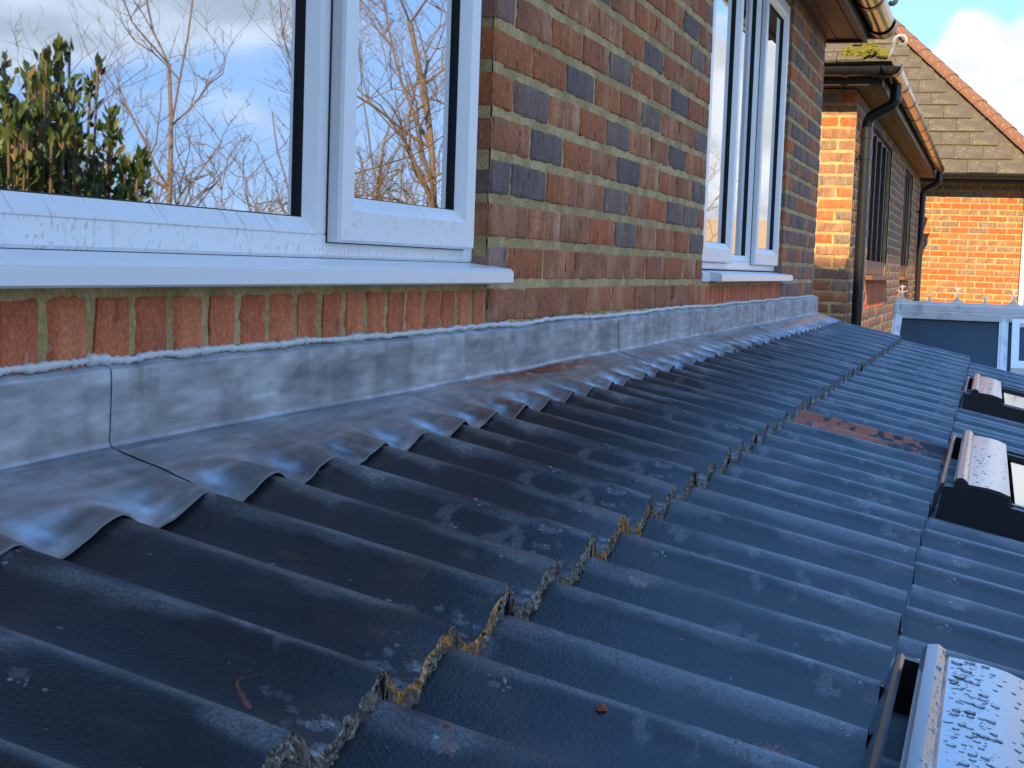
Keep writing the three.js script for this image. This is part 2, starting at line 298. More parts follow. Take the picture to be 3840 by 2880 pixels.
// ---------------------------------------------------------------- brickwork
// one brick with uneven, slightly rounded arrises; front face at z = 0, body behind it
function brickGeo(w, h, d, seed) {
  const R = rng(seed), m = new MB(), nx = 6, ny = 4, e = 0.005;
  const xs = [-w / 2, -w / 2 + e, -w / 6, w / 6, w / 2 - e, w / 2]; xs.splice(3, 0, 0);
  const ys = [-h / 2, -h / 2 + e, 0, h / 2 - e, h / 2];
  const ou = R(), ov = R(), id = [], bx = [], by = [];
  for (let j = 0; j <= ny; j++) { id.push([]); for (let i = 0; i <= nx; i++) {
    const ex = i === 0 || i === nx, ey = j === 0 || j === ny;
    let x = xs[i] + (R() - 0.5) * 0.003, y = ys[j] + (R() - 0.5) * 0.003, z = (R() - 0.5) * 0.0016;
    if (ex || ey) z = -0.0035 - 0.0025 * R(); if (ex && ey) { z -= 0.003; x *= 1 - 0.003 / w * 2; y *= 1 - 0.004 / h; }
    if (ex && R() < 0.12) { z -= 0.004; x -= Math.sign(x) * 0.003; }
    id[j].push(m.v(x, y, z, x + ou, y + ov));
  } }
  for (let j = 0; j < ny; j++) for (let i = 0; i < nx; i++) m.q(id[j][i], id[j][i + 1], id[j + 1][i + 1], id[j + 1][i]);
  const loop = []; for (let i = 0; i < nx; i++) loop.push(id[0][i]); for (let j = 0; j < ny; j++) loop.push(id[j][nx]); for (let i = nx; i > 0; i--) loop.push(id[ny][i]); for (let j = ny; j > 0; j--) loop.push(id[j][0]);
  const back = loop.map(k => m.v(m.p[k * 3], m.p[k * 3 + 1], -d, m.uv[k * 2] + d, m.uv[k * 2 + 1] + d));
  for (let k = 0; k < loop.length; k++) { const n = (k + 1) % loop.length; m.q(loop[n], loop[k], back[k], back[n]); }
  return m.geo(0.7);
}
const bg = {};
function brickVariant(w, h, d, k) { const key = `${w.toFixed(3)}_${h.toFixed(3)}_${k}`; return bg[key] ??= brickGeo(w, h, d, 1000 + k * 37 + Math.round(w * 1000)); }
// lays bricks: list of {x, y, w, h, mat, n}; the largest in view as single meshes, the rest joined
function layBricks(list, parent, limit, place, d = 0.1) {
  const R = rng(list.length + 5), rest = new Map(); let n = 0;
  for (const b of list) {
    const geo = brickVariant(b.w, b.h, d, Math.floor(R() * 7));
    const mesh = new THREE.Mesh(geo, b.mat); place(mesh, b); mesh.position.z += 0; mesh.rotation.z += (R() - 0.5) * 0.008;
    if (n++ < limit) { mesh.name = 'brick'; shade(mesh); parent.add(mesh); }
    else { mesh.updateMatrix(); const g = (geo.index ? geo.toNonIndexed() : geo.clone()).applyMatrix4(mesh.matrix); if (!rest.has(b.mat)) rest.set(b.mat, []); rest.get(b.mat).push(g); }
  }
  for (const [mat, gs] of rest) part('far_bricks', mergeGeometries(gs), mat, parent, 'stuff');
}
// mortar face: a finely uneven sheet set just behind the brick faces
function mortarFace(x0, x1, y0, y1, res, seed, depth = 0.0026) {
  const nx = Math.max(1, Math.round((x1 - x0) / res)), ny = Math.max(1, Math.round((y1 - y0) / res)), m = new MB();
  for (let j = 0; j <= ny; j++) for (let i = 0; i <= nx; i++) { const x = lerp(x0, x1, i / nx), y = lerp(y0, y1, j / ny); const n = vnoise(x * 45 + 100, y * 60 + 100, seed) - 0.5 + 0.6 * (vnoise(x * 130 + 50, y * 130 + 90, seed + 3) - 0.5); m.v(x, y, Math.min(-0.0021, -depth + 0.0045 * n), x, y); }
  for (let j = 0; j < ny; j++) for (let i = 0; i < nx; i++) { const a = j * (nx + 1) + i; m.q(a, a + 1, a + nx + 2, a + nx + 1); }
  return m.geo();
}

// ---------------------------------------------------------------- the house with the white windows
const XC = 4.957, XR = 3.775, XP = 2.003;                     // far corner, right reveal of second window, pier edge
const house = thing('added_shade_house', 'red and blue-grey brick house wall with white plastic windows above the lead flashing', 'house');
{
  const H = 0.075, list = [], Rn = rng(7);
  const pick = a => a[Math.floor(Rn() * a.length)];
  // r red, o orange red, p purple, b blue, k pink; rows from the sill course upward
  const rows = { '-1': 'rrrrrrrrr', 0: 'prkrrrrrkr', 1: 'rkrobkrrb', 2: 'bborbrobbr', 3: 'rbrrbkrrb', 4: 'opkobkrbrr', 5: 'robrrbkrp', 6: 'prrrbrrbrr', 7: 'rrkkrbrrr', 8: 'prrbrokrbr', 9: 'rrkprrrbr' };
  const code = c => c === 'b' ? pick(blueBricks) : c === 'p' ? pick(purpleBricks) : c === 'o' ? redBricks[1 + 2 * (Rn() < 0.5)] : c === 'k' ? redBricks[2] : redBricks[[0, 1, 4][Math.floor(Rn() * 3)]];
  for (let k = -3; k <= 15; k++) {
    const y = k * H + H / 2; let x = 0, i = 0; const odd = ((k % 2) + 2) % 2 === 0;
    while (x < XP - 0.03) {
      let w = i === 0 && odd ? 0.106 : 0.218; w = Math.min(w, XP - x); if (XP - x - w < 0.05) w = XP - x;
      const c = rows[k]?.[i]; list.push({ x: x + w / 2, y, w: +(w).toFixed(3), h: 0.0618, mat: c ? code(c) : code('rrrpbrok'[Math.floor(Rn() * 8)]) }); x += w + 0.007; i++;
    }
  }
  // pier beyond the second window
  for (let k = -3; k <= 15; k++) {
    const y = k * H + H / 2; let x = XR, i = 0; const odd = ((k % 2) + 2) % 2 === 0;
    while (x < XC - 0.02) { let w = i === 0 && odd ? 0.106 : 0.218; w = Math.min(w, XC - x); if (XC - x - w < 0.05) w = XC - x; const u = Rn(); list.push({ x: x + w / 2, y, w: +w.toFixed(3), h: 0.0618, mat: u < 0.45 ? pick(purpleBricks) : u < 0.62 ? pick(blueBricks) : pick(redBricks) }); x += w + 0.007; i++; }
  }
  // soldier courses of orange brick under both windows
  const sold = [];
  for (let i = 0; i < 32; i++) sold.push({ x: -(i + 0.5) * 0.0746 - 0.002, y: -0.117, w: 0.0655 - (i % 5 === 2 ? 0.002 : 0), h: 0.218, mat: soldierBricks[i * 7 % 3] });
  for (let i = 0; i < 23; i++) sold.push({ x: XP + 0.045 + i * 0.0755, y: -0.119, w: 0.067, h: 0.218, mat: soldierBricks[i * 5 % 3] });
  list.sort((a, b) => a.x - b.x);
  const place = (m, b) => m.position.set(b.x, b.y, (Rn() - 0.5) * 0.0016);
  layBricks(sold, house, 55, place); layBricks(list, house, 245, place);
  // mortar and wall body
  const mg = [mortarFace(0, XP, -0.23, 1.2, 0.009, 1), mortarFace(-2.5, 0, -0.23, 0.0, 0.009, 2), mortarFace(XP, XR, -0.23, 0.0, 0.012, 3), mortarFace(XR, XC, -0.23, 1.2, 0.012, 4)];
  part('mortar', merge(mg), mortarMat, house);
  const body = [boxG(0.002, XP - 0.002, GROUND, 1.2, -0.26, -0.0065), boxG(-6, 0.004, GROUND, -0.004, -0.26, -0.013), boxG(XP - 0.004, XR + 0.004, GROUND, -0.004, -0.26, -0.013), boxG(XR + 0.002, XC - 0.003, GROUND, 1.2, -0.26, -0.0065),
    boxG(-6, 0.004, 1.14, 1.2, -0.26, -0.013), boxG(XP - 0.004, XR + 0.004, 1.14, 1.2, -0.26, -0.013), boxG(XC - 0.28, XC - 0.008, GROUND, 1.2, -6, -0.26), boxG(-6, XC - 0.28, GROUND, 1.2, -6.2, -6), boxG(-6.2, -6, GROUND, 1.2, -6.2, -0.013)];
  part('wall', merge(body), mortarMat, house);
  // windows
  function windowUnit(x0, x1, y0, y1, lights, sillX0, sillX1, hornX) {
    const w = subgroup('window', house);
    const ring = (a, b, c, d, p, n, m) => { if (m) return part(n, ringG(a, b, c, d, p), m, w); part(n, ringG(a, b, c, d, p, [1, 2, 3]), upvc, w); part(n + '_bottom_rail', ringG(a, b, c, d, p, [0]), upvcDirty, w); };
    ring(x0, x1, y0, y1, [[0, -0.1], [0, -0.034], [0.004, -0.03], [0.030, -0.03], [0.033, -0.033], [0.033, -0.1]], 'frame');
    lights.forEach((l, i) => {
      if (i) { const xm = (lights[i - 1].x1 + l.x0) / 2, hw = (l.x0 - lights[i - 1].x1) / 2; part('mullion', boxG(xm - hw - 0.002, xm + hw + 0.002, y0 + 0.032, y1 - 0.032, -0.1, -0.0305, 0.003), upvc, w); }
      let b, zf;
      if (l.casement) {
        ring(l.x0 - 0.012, l.x1 + 0.012, y0 + 0.022, y1 - 0.022, [[0, -0.0285], [0, -0.014], [0.004, -0.0095], [0.044, -0.0095], [0.047, -0.011], [0.064, -0.025]], 'casement');
        part('seal', ringG(l.x0 - 0.0135, l.x1 + 0.0135, y0 + 0.0205, y1 - 0.0205, [[0, -0.0297], [0, -0.0282], [0.004, -0.0282], [0.004, -0.0297]]), gasket, w);
        b = [l.x0 + 0.052, l.x1 - 0.052, y0 + 0.086, y1 - 0.086]; zf = -0.025;
      } else {
        ring(l.x0 - 0.001, l.x1 + 0.001, y0 + 0.031, y1 - 0.031, [[0, -0.031], [0.001, -0.0285], [0.004, -0.0285], [0.022, -0.042]], 'bead');
        b = [l.x0 + 0.021, l.x1 - 0.021, y0 + 0.053, y1 - 0.053]; zf = -0.042;
      }
      ring(b[0], b[1], b[2], b[3], [[-0.001, zf - 0.001], [0.0012, zf - 0.0005], [0.002, zf - 0.0085]], 'gasket', gasket);
      const m = new MB(), z = zf - 0.0078; m.q(m.v(b[0], b[2], z, b[0], b[2]), m.v(b[1], b[2], z, b[1], b[2]), m.v(b[1], b[3], z, b[1], b[3]), m.v(b[0], b[3], z, b[0], b[3])); part('pane', m.geo(), glass, w);
    });
    // sill with a drooped nose
    const z1 = 0.04, prof = [[-0.06, 0.036], [-0.06, 0.006], [z1 - 0.004, 0.0015], [z1, 0.004], [z1, 0.022], [z1 - 0.006, 0.0275], [-0.03, 0.035]];
    const sg = [prismX(prof, sillX0, sillX1, 0.5)];
    if (hornX) sg.push(prismX(prof.map(([z, y]) => [Math.min(z, 0.004) - 0.001, y]), hornX, sillX0, 0.5));
    part('sill', merge(sg), upvc, w);
    return w;
  }
  windowUnit(-4.0, 0.0, 0.036, 1.14, [{ x0: -3.95, x1: -2.28, casement: false }, { x0: -2.2, x1: -0.632 }, { x0: -0.588, x1: -0.062, casement: true }], -4.1, 0.022);
  windowUnit(XP + 0.006, XR - 0.004, 0.040, 1.14, [{ x0: 2.058, x1: 2.585, casement: true }, { x0: 2.64, x1: 3.09 }, { x0: 3.13, x1: 3.72, casement: true }], 2.13, 3.85, XP + 0.002);
  // eaves
  const soffitY = 1.178, fz = 0.172, xe = 5.04;
  const so = []; for (let z = -0.25, i = 0; z < fz - 0.01; z += 0.1, i++) so.push([z, Math.min(z + 0.096, fz)]);
  for (const [a, b] of so) part('soffit_board', boxG(-6.2, xe - 0.02, soffitY + 0.002, soffitY + 0.016, a, b, 0.002), stainedWood, house);
  part('fascia', merge([boxG(-6.2, xe, soffitY - 0.012, soffitY + 0.17, fz, fz + 0.02, 0.002), boxG(xe - 0.02, xe, soffitY - 0.012, soffitY + 0.17, -3, fz - 0.001, 0.002)]), darkWood, house);
  const gz = fz + 0.082, gy = soffitY + 0.085, gr = 0.064;
  gutterX(house, -6.2, xe + 0.06, gy, gz, gr, 0.8, brownPlastic, blackPlastic, 4.3);
  part('gutter_corner', cornerGutter(xe + 0.05, gy, gz, gr * 1.12), blackPlastic, house);
  part('gutter', halfPipe([xe + 0.05, gy, -3], [xe + 0.05, gy, gz], gr), brownPlastic, house);
  // roof
  const ry = soffitY + 0.125, m = new MB(), q = (a, b, c, d) => m.q(...[a, b, c, d].map(p => m.v(...p, p[0] + p[2], p[1])));
  const rt = 0.75, z0 = 0.23, x1 = xe + 0.06, hip = 3.3;
  q([-6.3, ry, z0], [x1, ry, z0], [x1 - hip, ry + hip * rt, z0 - hip], [-6.3, ry + hip * rt, z0 - hip]);
  m.t(...[[x1, ry, z0], [x1, ry, z0 - hip * 2], [x1 - hip, ry + hip * rt, z0 - hip]].map(p => m.v(...p, p[2], p[1])));
  q([x1, ry, z0 - hip * 2], [-6.3, ry, z0 - hip * 2], [-6.3, ry + hip * rt, z0 - hip], [x1 - hip, ry + hip * rt, z0 - hip]);
  part('roof', m.geo(0.1), concreteTile[0], house);
  part('hip_iron', scroll(x1 - 0.03, ry + 0.0, 0.25, 0.10, 0.010, 1), iron, house);
}
// curled iron strap that holds the lowest hip tile
function scroll(x, y, z, h, w, curl) {
  const pts = []; const r = h * 0.30;
  pts.push([x + 0.05, y, z - 0.05], [x + 0.02, y + 0.01, z - 0.02]); pts.push([x, y + h * 0.45, z + 0.01]);
  for (let k = 0; k <= 12; k++) { const a = PI - k / 12 * PI * 1.75, rr = r * (1 - 0.035 * k); pts.push([x - 0.01, y + h * 0.72 + rr * Math.sin(a), z + 0.012 + r + rr * Math.cos(a)]); }
  const c = new THREE.CatmullRomCurve3(pts.map(p => new THREE.Vector3(...p))); const sh = new THREE.Shape([[-w * 1.3, -0.003], [w * 1.3, -0.003], [w * 1.3, 0.003], [-w * 1.3, 0.003]].map(p => new THREE.Vector2(...p)));
  return new THREE.ExtrudeGeometry(sh, { extrudePath: c, steps: 40, bevelEnabled: false });
}
// half-round gutter between two points
function halfPipe(a, b, r, t = 0.004) {
  const A = new THREE.Vector3(...a), B = new THREE.Vector3(...b), dir = B.clone().sub(A), L = dir.length(); dir.normalize();
  const m = new MB(), side = new THREE.Vector3().crossVectors(dir, new THREE.Vector3(0, 1, 0)).normalize(), N = 14, ring = [];
  for (let k = 0; k <= N; k++) ring.push([PI + PI * k / N, r]); for (let k = N; k >= 0; k--) ring.push([PI + PI * k / N, r - t]);
  const P = (o, an, rr, u) => m.v(o.x + side.x * rr * Math.cos(an), o.y + rr * Math.sin(an), o.z + side.z * rr * Math.cos(an), u, an * 0.05);
  for (let k = 0; k < ring.length; k++) { const [a0, r0] = ring[k], [a1, r1] = ring[(k + 1) % ring.length]; m.q(P(A, a0, r0, 0), P(B, a0, r0, L), P(B, a1, r1, L), P(A, a1, r1, 0)); }
  return m.geo(0.9);
}
function gutterX(parent, x0, x1, y, z, r, step, mat, matB, from) {
  part('gutter', halfPipe([x0, y, z], [x1, y, z], r), mat, parent);
  for (let x = from; x < x1 - 0.05; x += step) part('gutter_bracket', merge([halfPipe([x - 0.016, y, z], [x + 0.016, y, z], r + 0.006, 0.005), boxG(x - 0.016, x + 0.016, y - 0.03, y + 0.012, z - r - 0.03, z - r - 0.004)]), matB, parent);
}
function cornerGutter(x, y, z, r) { return merge([halfPipe([x - 0.12, y, z], [x + 0.02, y, z], r, 0.006), halfPipe([x, y, z - 0.12], [x, y, z + 0.02], r, 0.006), new THREE.SphereGeometry(r, 16, 8, 0, PI * 2, PI / 2, PI / 2).translate(x, y, z)]); }

// ---------------------------------------------------------------- the lean-to roof of wavy tiles
const ROLL = 0.1465, TP = Math.tan(11 * PI / 180), CREST0 = -1.484, Y0 = -0.17, STEP = 0.0235;
const profU = [0, 0.04, 0.085, 0.14, 0.22, 0.32, 0.46, 0.64, 0.80, 0.90, 0.96, 1], profY = [0, -0.0014, -0.0062, -0.0165, -0.0240, -0.0260, -0.0230, -0.0152, -0.0074, -0.0029, -0.0007, 0];
function wave(x) { // height below the crest, x in metres from a crest
  let u = x / ROLL; u -= Math.floor(u); let k = 0; while (k < profU.length - 2 && u > profU[k + 1]) k++;
  const n = profU.length, U = i => i < 0 ? profU[n - 2] - 1 : i >= n ? profU[1] + 1 : profU[i], V = i => i < 0 ? profY[n - 2] : i >= n ? profY[1] : profY[i];
  const h = U(k + 1) - U(k), t = (u - U(k)) / h, m0 = (V(k + 1) - V(k - 1)) / (U(k + 1) - U(k - 1)) * h, m1 = (V(k + 2) - V(k)) / (U(k + 2) - U(k)) * h;
  return (2 * t ** 3 - 3 * t * t + 1) * V(k) + (t ** 3 - 2 * t * t + t) * m0 + (-2 * t ** 3 + 3 * t * t) * V(k + 1) + (t ** 3 - t * t) * m1;
}
const leanto = thing('lean_to_roof', 'low lean-to roof of dark wavy concrete tiles below the brick wall, edged with lead', 'roof');
const TH = 0.0215, ZT = [0.437, 0.760, 1.083, 1.406, 1.729];
{
  const geos = new Map();
  // tile two rolls wide: x 0..2 rolls from a crest, z 0..L down the slope; jag = broken tail
  function tileGeo(L, seed, jag) {
    const R = rng(seed), ou = R(), ov = R(), m = new MB(), per = 15, nx = per * 2 + 1, nz = jag ? 14 : 8;
    const xs = []; for (let i = 0; i <= per * 2; i++) { const u = (i % per) / per; xs.push((Math.floor(i / per) + (u < 0.5 ? u * 0.8 : 0.4 + (u - 0.5) * 1.2)) * ROLL); } xs.push(2 * ROLL + 0.010);
    const tail = xs.map(x => jag ? (vnoise(x * 160 + seed, 3.3, 1) - 0.5) * 0.005 + (vnoise(x * 45 + seed, 7.7, 2) - 0.5) * 0.005 - (vnoise(x * 30, seed, 5) > 0.86 ? 0.004 : 0) : (vnoise(x * 40 + seed, 1.1, 3) - 0.5) * 0.0015);
    const drop = xs.map(x => jag ? -0.0035 * vnoise(x * 150 + seed, 9, 4) : -0.0015);
    const lip = x => x > 2 * ROLL - 0.012 ? 0.003 : x < 0.004 ? -0.002 : 0;
    const row = (f, dy) => xs.map((x, i) => { const z = f * (L + tail[i]); const y = wave(Math.min(x, 2 * ROLL + 0.01)) - TP * z + dy + lip(x) + (f > 0.985 ? drop[i] : 0) + 0.0006 * (vnoise(x * 30 + seed, z * 20, 6) - 0.5); return m.v(x, y, z, x / (2 * ROLL) * 0.99, f); });
    const T = []; for (let j = 0; j <= nz; j++) T.push(row(j === nz ? 1 : j / nz * 0.99, 0));
    for (let j = 0; j < nz; j++) for (let i = 0; i < nx; i++) m.q(T[j][i], T[j + 1][i], T[j + 1][i + 1], T[j][i + 1]);
    const B0 = row(0, -TH), B1 = row(0.97, -TH);
    for (let i = 0; i < nx; i++) m.q(B0[i], B0[i + 1], B1[i + 1], B1[i]);
    const side = (a) => { const i = a ? nx : 0; for (let j = 0; j < nz; j++) { const b0 = m.v(xs[i], m.p[T[j][i] * 3 + 1] - TH, m.p[T[j][i] * 3 + 2], ou, ov), b1 = m.v(xs[i], m.p[T[j + 1][i] * 3 + 1] - TH, m.p[T[j + 1][i] * 3 + 2], ou, ov); m.q(T[j][i], b0, b1, T[j + 1][i]); } };
    side(0); side(1);
    let cut = null;
    const c = new MB(), NR = jag ? 8 : 2, xx = []; if (jag) for (let i = 0; i < xs.length - 1; i++) for (let q = 0; q < 4; q++) { const f = q / 4; xx.push([lerp(xs[i], xs[i + 1], f), lerp(tail[i], tail[i + 1], f), lerp(drop[i], drop[i + 1], f)]); } else for (let i = 0; i < xs.length; i++) xx.push([xs[i], tail[i], drop[i]]);
    const rows = []; for (let r = 0; r <= NR; r++) rows.push(xx.map(([x, t, dr]) => { const f = r / NR, z = L + t - 0.003 * f + (r && jag ? (hash3(Math.round(x * 2e4), r, seed) - 0.5) * 0.0032 + (vnoise(x * 300, r * 0.35, seed) - 0.5) * 0.005 : 0), y = wave(x) - TP * (L + t) + dr + lip(x) - f * TH * (jag ? 1.12 + 0.25 * (vnoise(x * 90, seed, 8) - 0.5) : 1) + 0.0003; return c.v(x, y, z + (r ? 0.0004 : 0), x + ou, f * TH + ov); }));
    for (let r = 0; r < NR; r++) for (let i = 0; i + 1 < xx.length; i++) c.q(rows[r][i], rows[r + 1][i], rows[r + 1][i + 1], rows[r][i + 1]);
    cut = c.geo(jag ? 0.5 : undefined);
    return { top: m.geo(0.8), cut };
  }
  const R = rng(404);
  for (let c = 0; c < 5; c++) {
    const zs = c === 0 ? 0.02 : ZT[c - 1] - 0.05, L = ZT[c] - zs, jag = c === 0;
    for (let i = c % 2 ? -7 : -6; i < 44; i += 2) {
      const x = CREST0 + i * ROLL, k = Math.floor(R() * (jag ? 9 : 6)), key = c + '_' + k;
      if (!geos.has(key)) geos.set(key, tileGeo(L, 31 * k + 7 * c + 3, jag));
      const g = geos.get(key), red = c === 1 && i === 15;
      const t = part('roof_tile', g.top, red ? tileRed : c === 0 && i === -2 ? tileArc : c === 1 && i === 1 ? tileSmudge : (jag ? tileTop : tileMats)[Math.floor(R() * 4)], leanto);
      t.position.set(x, Y0 - c * STEP - TP * zs + (R() - 0.5) * 0.0035, zs + (R() - 0.5) * 0.004); t.rotation.y = (R() - 0.5) * 0.004;
      if (red) t.userData.label = 'tile smeared with orange brick dust';
      part(jag ? 'cut_edge' : 'tail_edge', g.cut, jag ? (i === 0 || i === 4 ? cutOrange : cutGrey) : tileMats[0], t);
    }
  }
  const ex = CREST0 + 44 * ROLL;
  // deck and walls under the tiles
  part('deck', prismX([[0.0, -0.25], [1.75, -0.25 - 1.75 * 0.275], [1.75, -0.34 - 1.75 * 0.275], [0.0, -0.36]], CREST0 - 6 * ROLL, ex - 0.02), darkWood, leanto);
  part('wall', merge([boxG(CREST0 - 6 * ROLL, ex - 0.06, GROUND, -0.82, 1.5, 1.6), boxG(ex - 0.16, ex - 0.06, GROUND, -0.40, 0.001, 0.5), boxG(ex - 0.16, ex - 0.06, GROUND, -0.82, 0.5, 1.5)]), mortarMat, leanto);

  // lead flashing, one sheet to each length
  const laps = [-2.2, -1.174, -0.139, 0.936, 1.948, 2.98, 4.02, 5.06];
  for (let s = 0; s + 1 < laps.length; s++) {
    const x0 = laps[s] - 0.005, x1 = laps[s + 1] + (s % 2 ? 0.0 : 0.06), m = new MB(), lift = s % 2 ? 0.0011 : 0;
    const nx = Math.round((x1 - x0) / (s < 3 ? 0.0065 : 0.012)), prof = [];
    for (let k = 0; k <= 3; k++) prof.push(['lip', k / 3]); for (let k = 0; k <= 6; k++) prof.push(['up', k / 6]); for (let k = 1; k <= 4; k++) prof.push(['bend', k / 4]); for (let k = 1; k <= 22; k++) prof.push(['apron', k / 22]);
    const ids = [];
    for (let j = 0; j < prof.length; j++) { const [ty, f] = prof[j], r = []; for (let i = 0; i <= nx; i++) {
      const x = lerp(x0, x1, i / nx), wob = vnoise(x * 5 + 20, 1, 3) - 0.5, w2 = vnoise(x * 31 + 7, 2, 5) - 0.5;
      let y, z, c, vv;
      const crease = -0.161 + 0.003 * wob, top = -0.084 + 0.004 * wob + 0.003 * w2;
      if (ty === 'lip') { y = top + 0.010 - 0.008 * f; z = lerp(-0.012, 0.006 + 0.002 * w2, f) + 0.004; c = [0.62, 0.63, 0.65]; }
      else if (ty === 'up') { y = lerp(top, crease + 0.008, f); z = 0.011 + 0.0025 * (vnoise(x * 9, y * 30 + 9, 7) - 0.5) + 0.002 * (1 - f) * w2 * 2; c = [0.62, 0.622, 0.62]; }
      else if (ty === 'bend') { const a = f * PI / 2; y = crease + 0.008 - 0.008 * Math.sin(a); z = 0.011 + 0.008 * (1 - Math.cos(a)); c = [0.66, 0.665, 0.68]; }
      else {
        const edge = 0.130 + 0.004 * (vnoise(x * 12, 5, 8) - 0.5); z = lerp(0.019, edge, f);
        const flat = lerp(crease - 0.0005, Y0 - TP * edge + 0.0045, Math.pow(f, 0.9)), wv = [-0.015, -0.01, -0.005, 0, 0.005, 0.01, 0.015].reduce((q, d) => q + wave(x - CREST0 + d), 0) / 7 * 1.06 + 0.0035;
        const dress = sstep(0.42, 0.97, f), vary = 0.9 + 0.25 * (vnoise(x / ROLL * 1.0 + 3, 4, 9) - 0.5);
        y = flat + wv * dress * vary * 0.95 + 0.0024 * (vnoise(x * 70, z * 70, 11) - 0.5) * sstep(0.5, 0.8, f) + 0.0012 * (vnoise(x * 22, z * 30, 12) - 0.5);
        const dressedGlint = sstep(0.55, 0.85, f) * sstep(-0.010, -0.020, wv) , st = vnoise(x * 46 + z * 30, z * 7, 13), br = sstep(0.40, 0.68, vnoise(x * 3.2 + 1, z * 14, 14) * 0.55 + st * 0.45), wh = sstep(0.62, 0.85, vnoise(x * 60 - z * 40, z * 6, 17));  // dressed troughs, whitened so the sky glint sits in the colour
        c = mix3([0.72, 0.71, 0.72], [0.66, 0.49, 0.40], (0.35 + 0.5 * sstep(-0.8, 0.2, x)) * br); c = mix3(c, [0.74, 0.70, 0.66], 0.5 * wh); c = mix3(c, [0.90, 0.92, 0.94], 0.9 * dressedGlint * (0.6 + 0.5 * vnoise(x * 90, z * 90, 15)));
        const org = sstep(0.34, 0.06, f + 0.2 * (st - 0.5)) * sstep(-0.45, 0.0, x) * sstep(0.8, 0.35, x) * sstep(0.22, 0.5, vnoise(x * 9, z * 60, 16)); c = mix3(c, [0.95, 0.46, 0.22], 0.9 * org);
      }
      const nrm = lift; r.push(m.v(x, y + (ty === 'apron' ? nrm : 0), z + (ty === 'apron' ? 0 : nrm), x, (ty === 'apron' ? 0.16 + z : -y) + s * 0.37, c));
    } ids.push(r); }
    const up = new MB(), J = 12; up.p = m.p; up.uv = m.uv; up.c = m.c;
    for (let j = 0; j + 1 < ids.length; j++) for (let i = 0; i < nx; i++) (j < J ? up : m).q(ids[j][i], ids[j + 1][i], ids[j + 1][i + 1], ids[j][i + 1]);
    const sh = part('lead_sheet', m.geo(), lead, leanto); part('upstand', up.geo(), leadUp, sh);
    // rolled thickness of the cut edge
    const e = new MB(), last = ids[ids.length - 1]; for (let i = 0; i < nx; i++) { const P = k => [m.p[last[k] * 3], m.p[last[k] * 3 + 1], m.p[last[k] * 3 + 2]], a = P(i), b = P(i + 1), d = 0.0022; e.q(e.v(a[0], a[1] + 0.0002, a[2]), e.v(a[0], a[1] - d, a[2] + 0.0003), e.v(b[0], b[1] - d, b[2] + 0.0003), e.v(b[0], b[1] + 0.0002, b[2])); e.q(e.v(a[0], a[1] - d, a[2] + 0.0003), e.v(a[0], a[1] - d + 0.001, a[2] - 0.02), e.v(b[0], b[1] - d + 0.001, b[2] - 0.02), e.v(b[0], b[1] - d, b[2] + 0.0003)); }
    part('cut_edge', e.geo(), leadEdge, sh);
  }
  // orange brick dust swept against the upstand
  const dm = new MB(), DR = rng(808); for (let k = 0; k < 9000; k++) { const g = (DR() + DR() + DR()) / 3, x = -0.35 + 1.25 * g, f = Math.pow(DR(), 1.7) * 0.34 * (0.5 + vnoise(x * 8, 2, 6)); if (vnoise(x * 22, f * 9, 31) < 0.34) continue; const wob = vnoise(x * 5 + 20, 1, 3) - 0.5, z = lerp(0.019, 0.13, f), y = lerp(-0.1615 + 0.003 * wob, Y0 - TP * 0.13 + 0.0045, Math.pow(f, 0.9)) + 0.0022, r = 0.0006 + 0.0012 * DR(), a = DR() * 6.28; const P = q => dm.v(x + r * Math.cos(a + q), y + (DR() - 0.3) * 0.0004, z + r * Math.sin(a + q), x, z); dm.t(P(0), P(-2.1), P(-4.2)); }
  part('brick_dust', dm.geo(), soldierBricks[0], leanto, 'stuff');
  // wrinkled bead of sealant along the top of the lead
  const m = new MB(), N = 2600, K = 8, ids = [];
  for (let i = 0; i <= N; i++) { const x = lerp(-2.2, 4.96, i / N), wob = vnoise(x * 5 + 20, 1, 3) - 0.5, w2 = vnoise(x * 31 + 7, 2, 5) - 0.5, rip = Math.sin(x * 620 + 6 * vnoise(x * 30, 3, 4)) * 0.0010 * sstep(0.25, 0.5, vnoise(x * 14, 8, 1)), r = 0.0036 + rip + 0.0022 * (vnoise(x * 150, 1, 9) - 0.5) + (vnoise(x * 40, 5, 2) > 0.84 ? 0.0014 : 0); const y = -0.0735 + 0.004 * wob + 0.003 * w2 + 0.002 * (vnoise(x * 20, 6, 6) - 0.5), row = []; for (let k = 0; k < K; k++) { const a = k / K * 2 * PI; row.push(m.v(x, y + r * Math.sin(a) * 1.15, 0.002 + r * Math.cos(a) * 1.1, x, a)); } ids.push(row); }
  for (let i = 0; i < N; i++) for (let k = 0; k < K; k++) { const n = (k + 1) % K; m.q(ids[i][k], ids[i][n], ids[i + 1][n], ids[i + 1][k]); }
  part('sealant_bead', m.geo(), sealant, leanto);
}

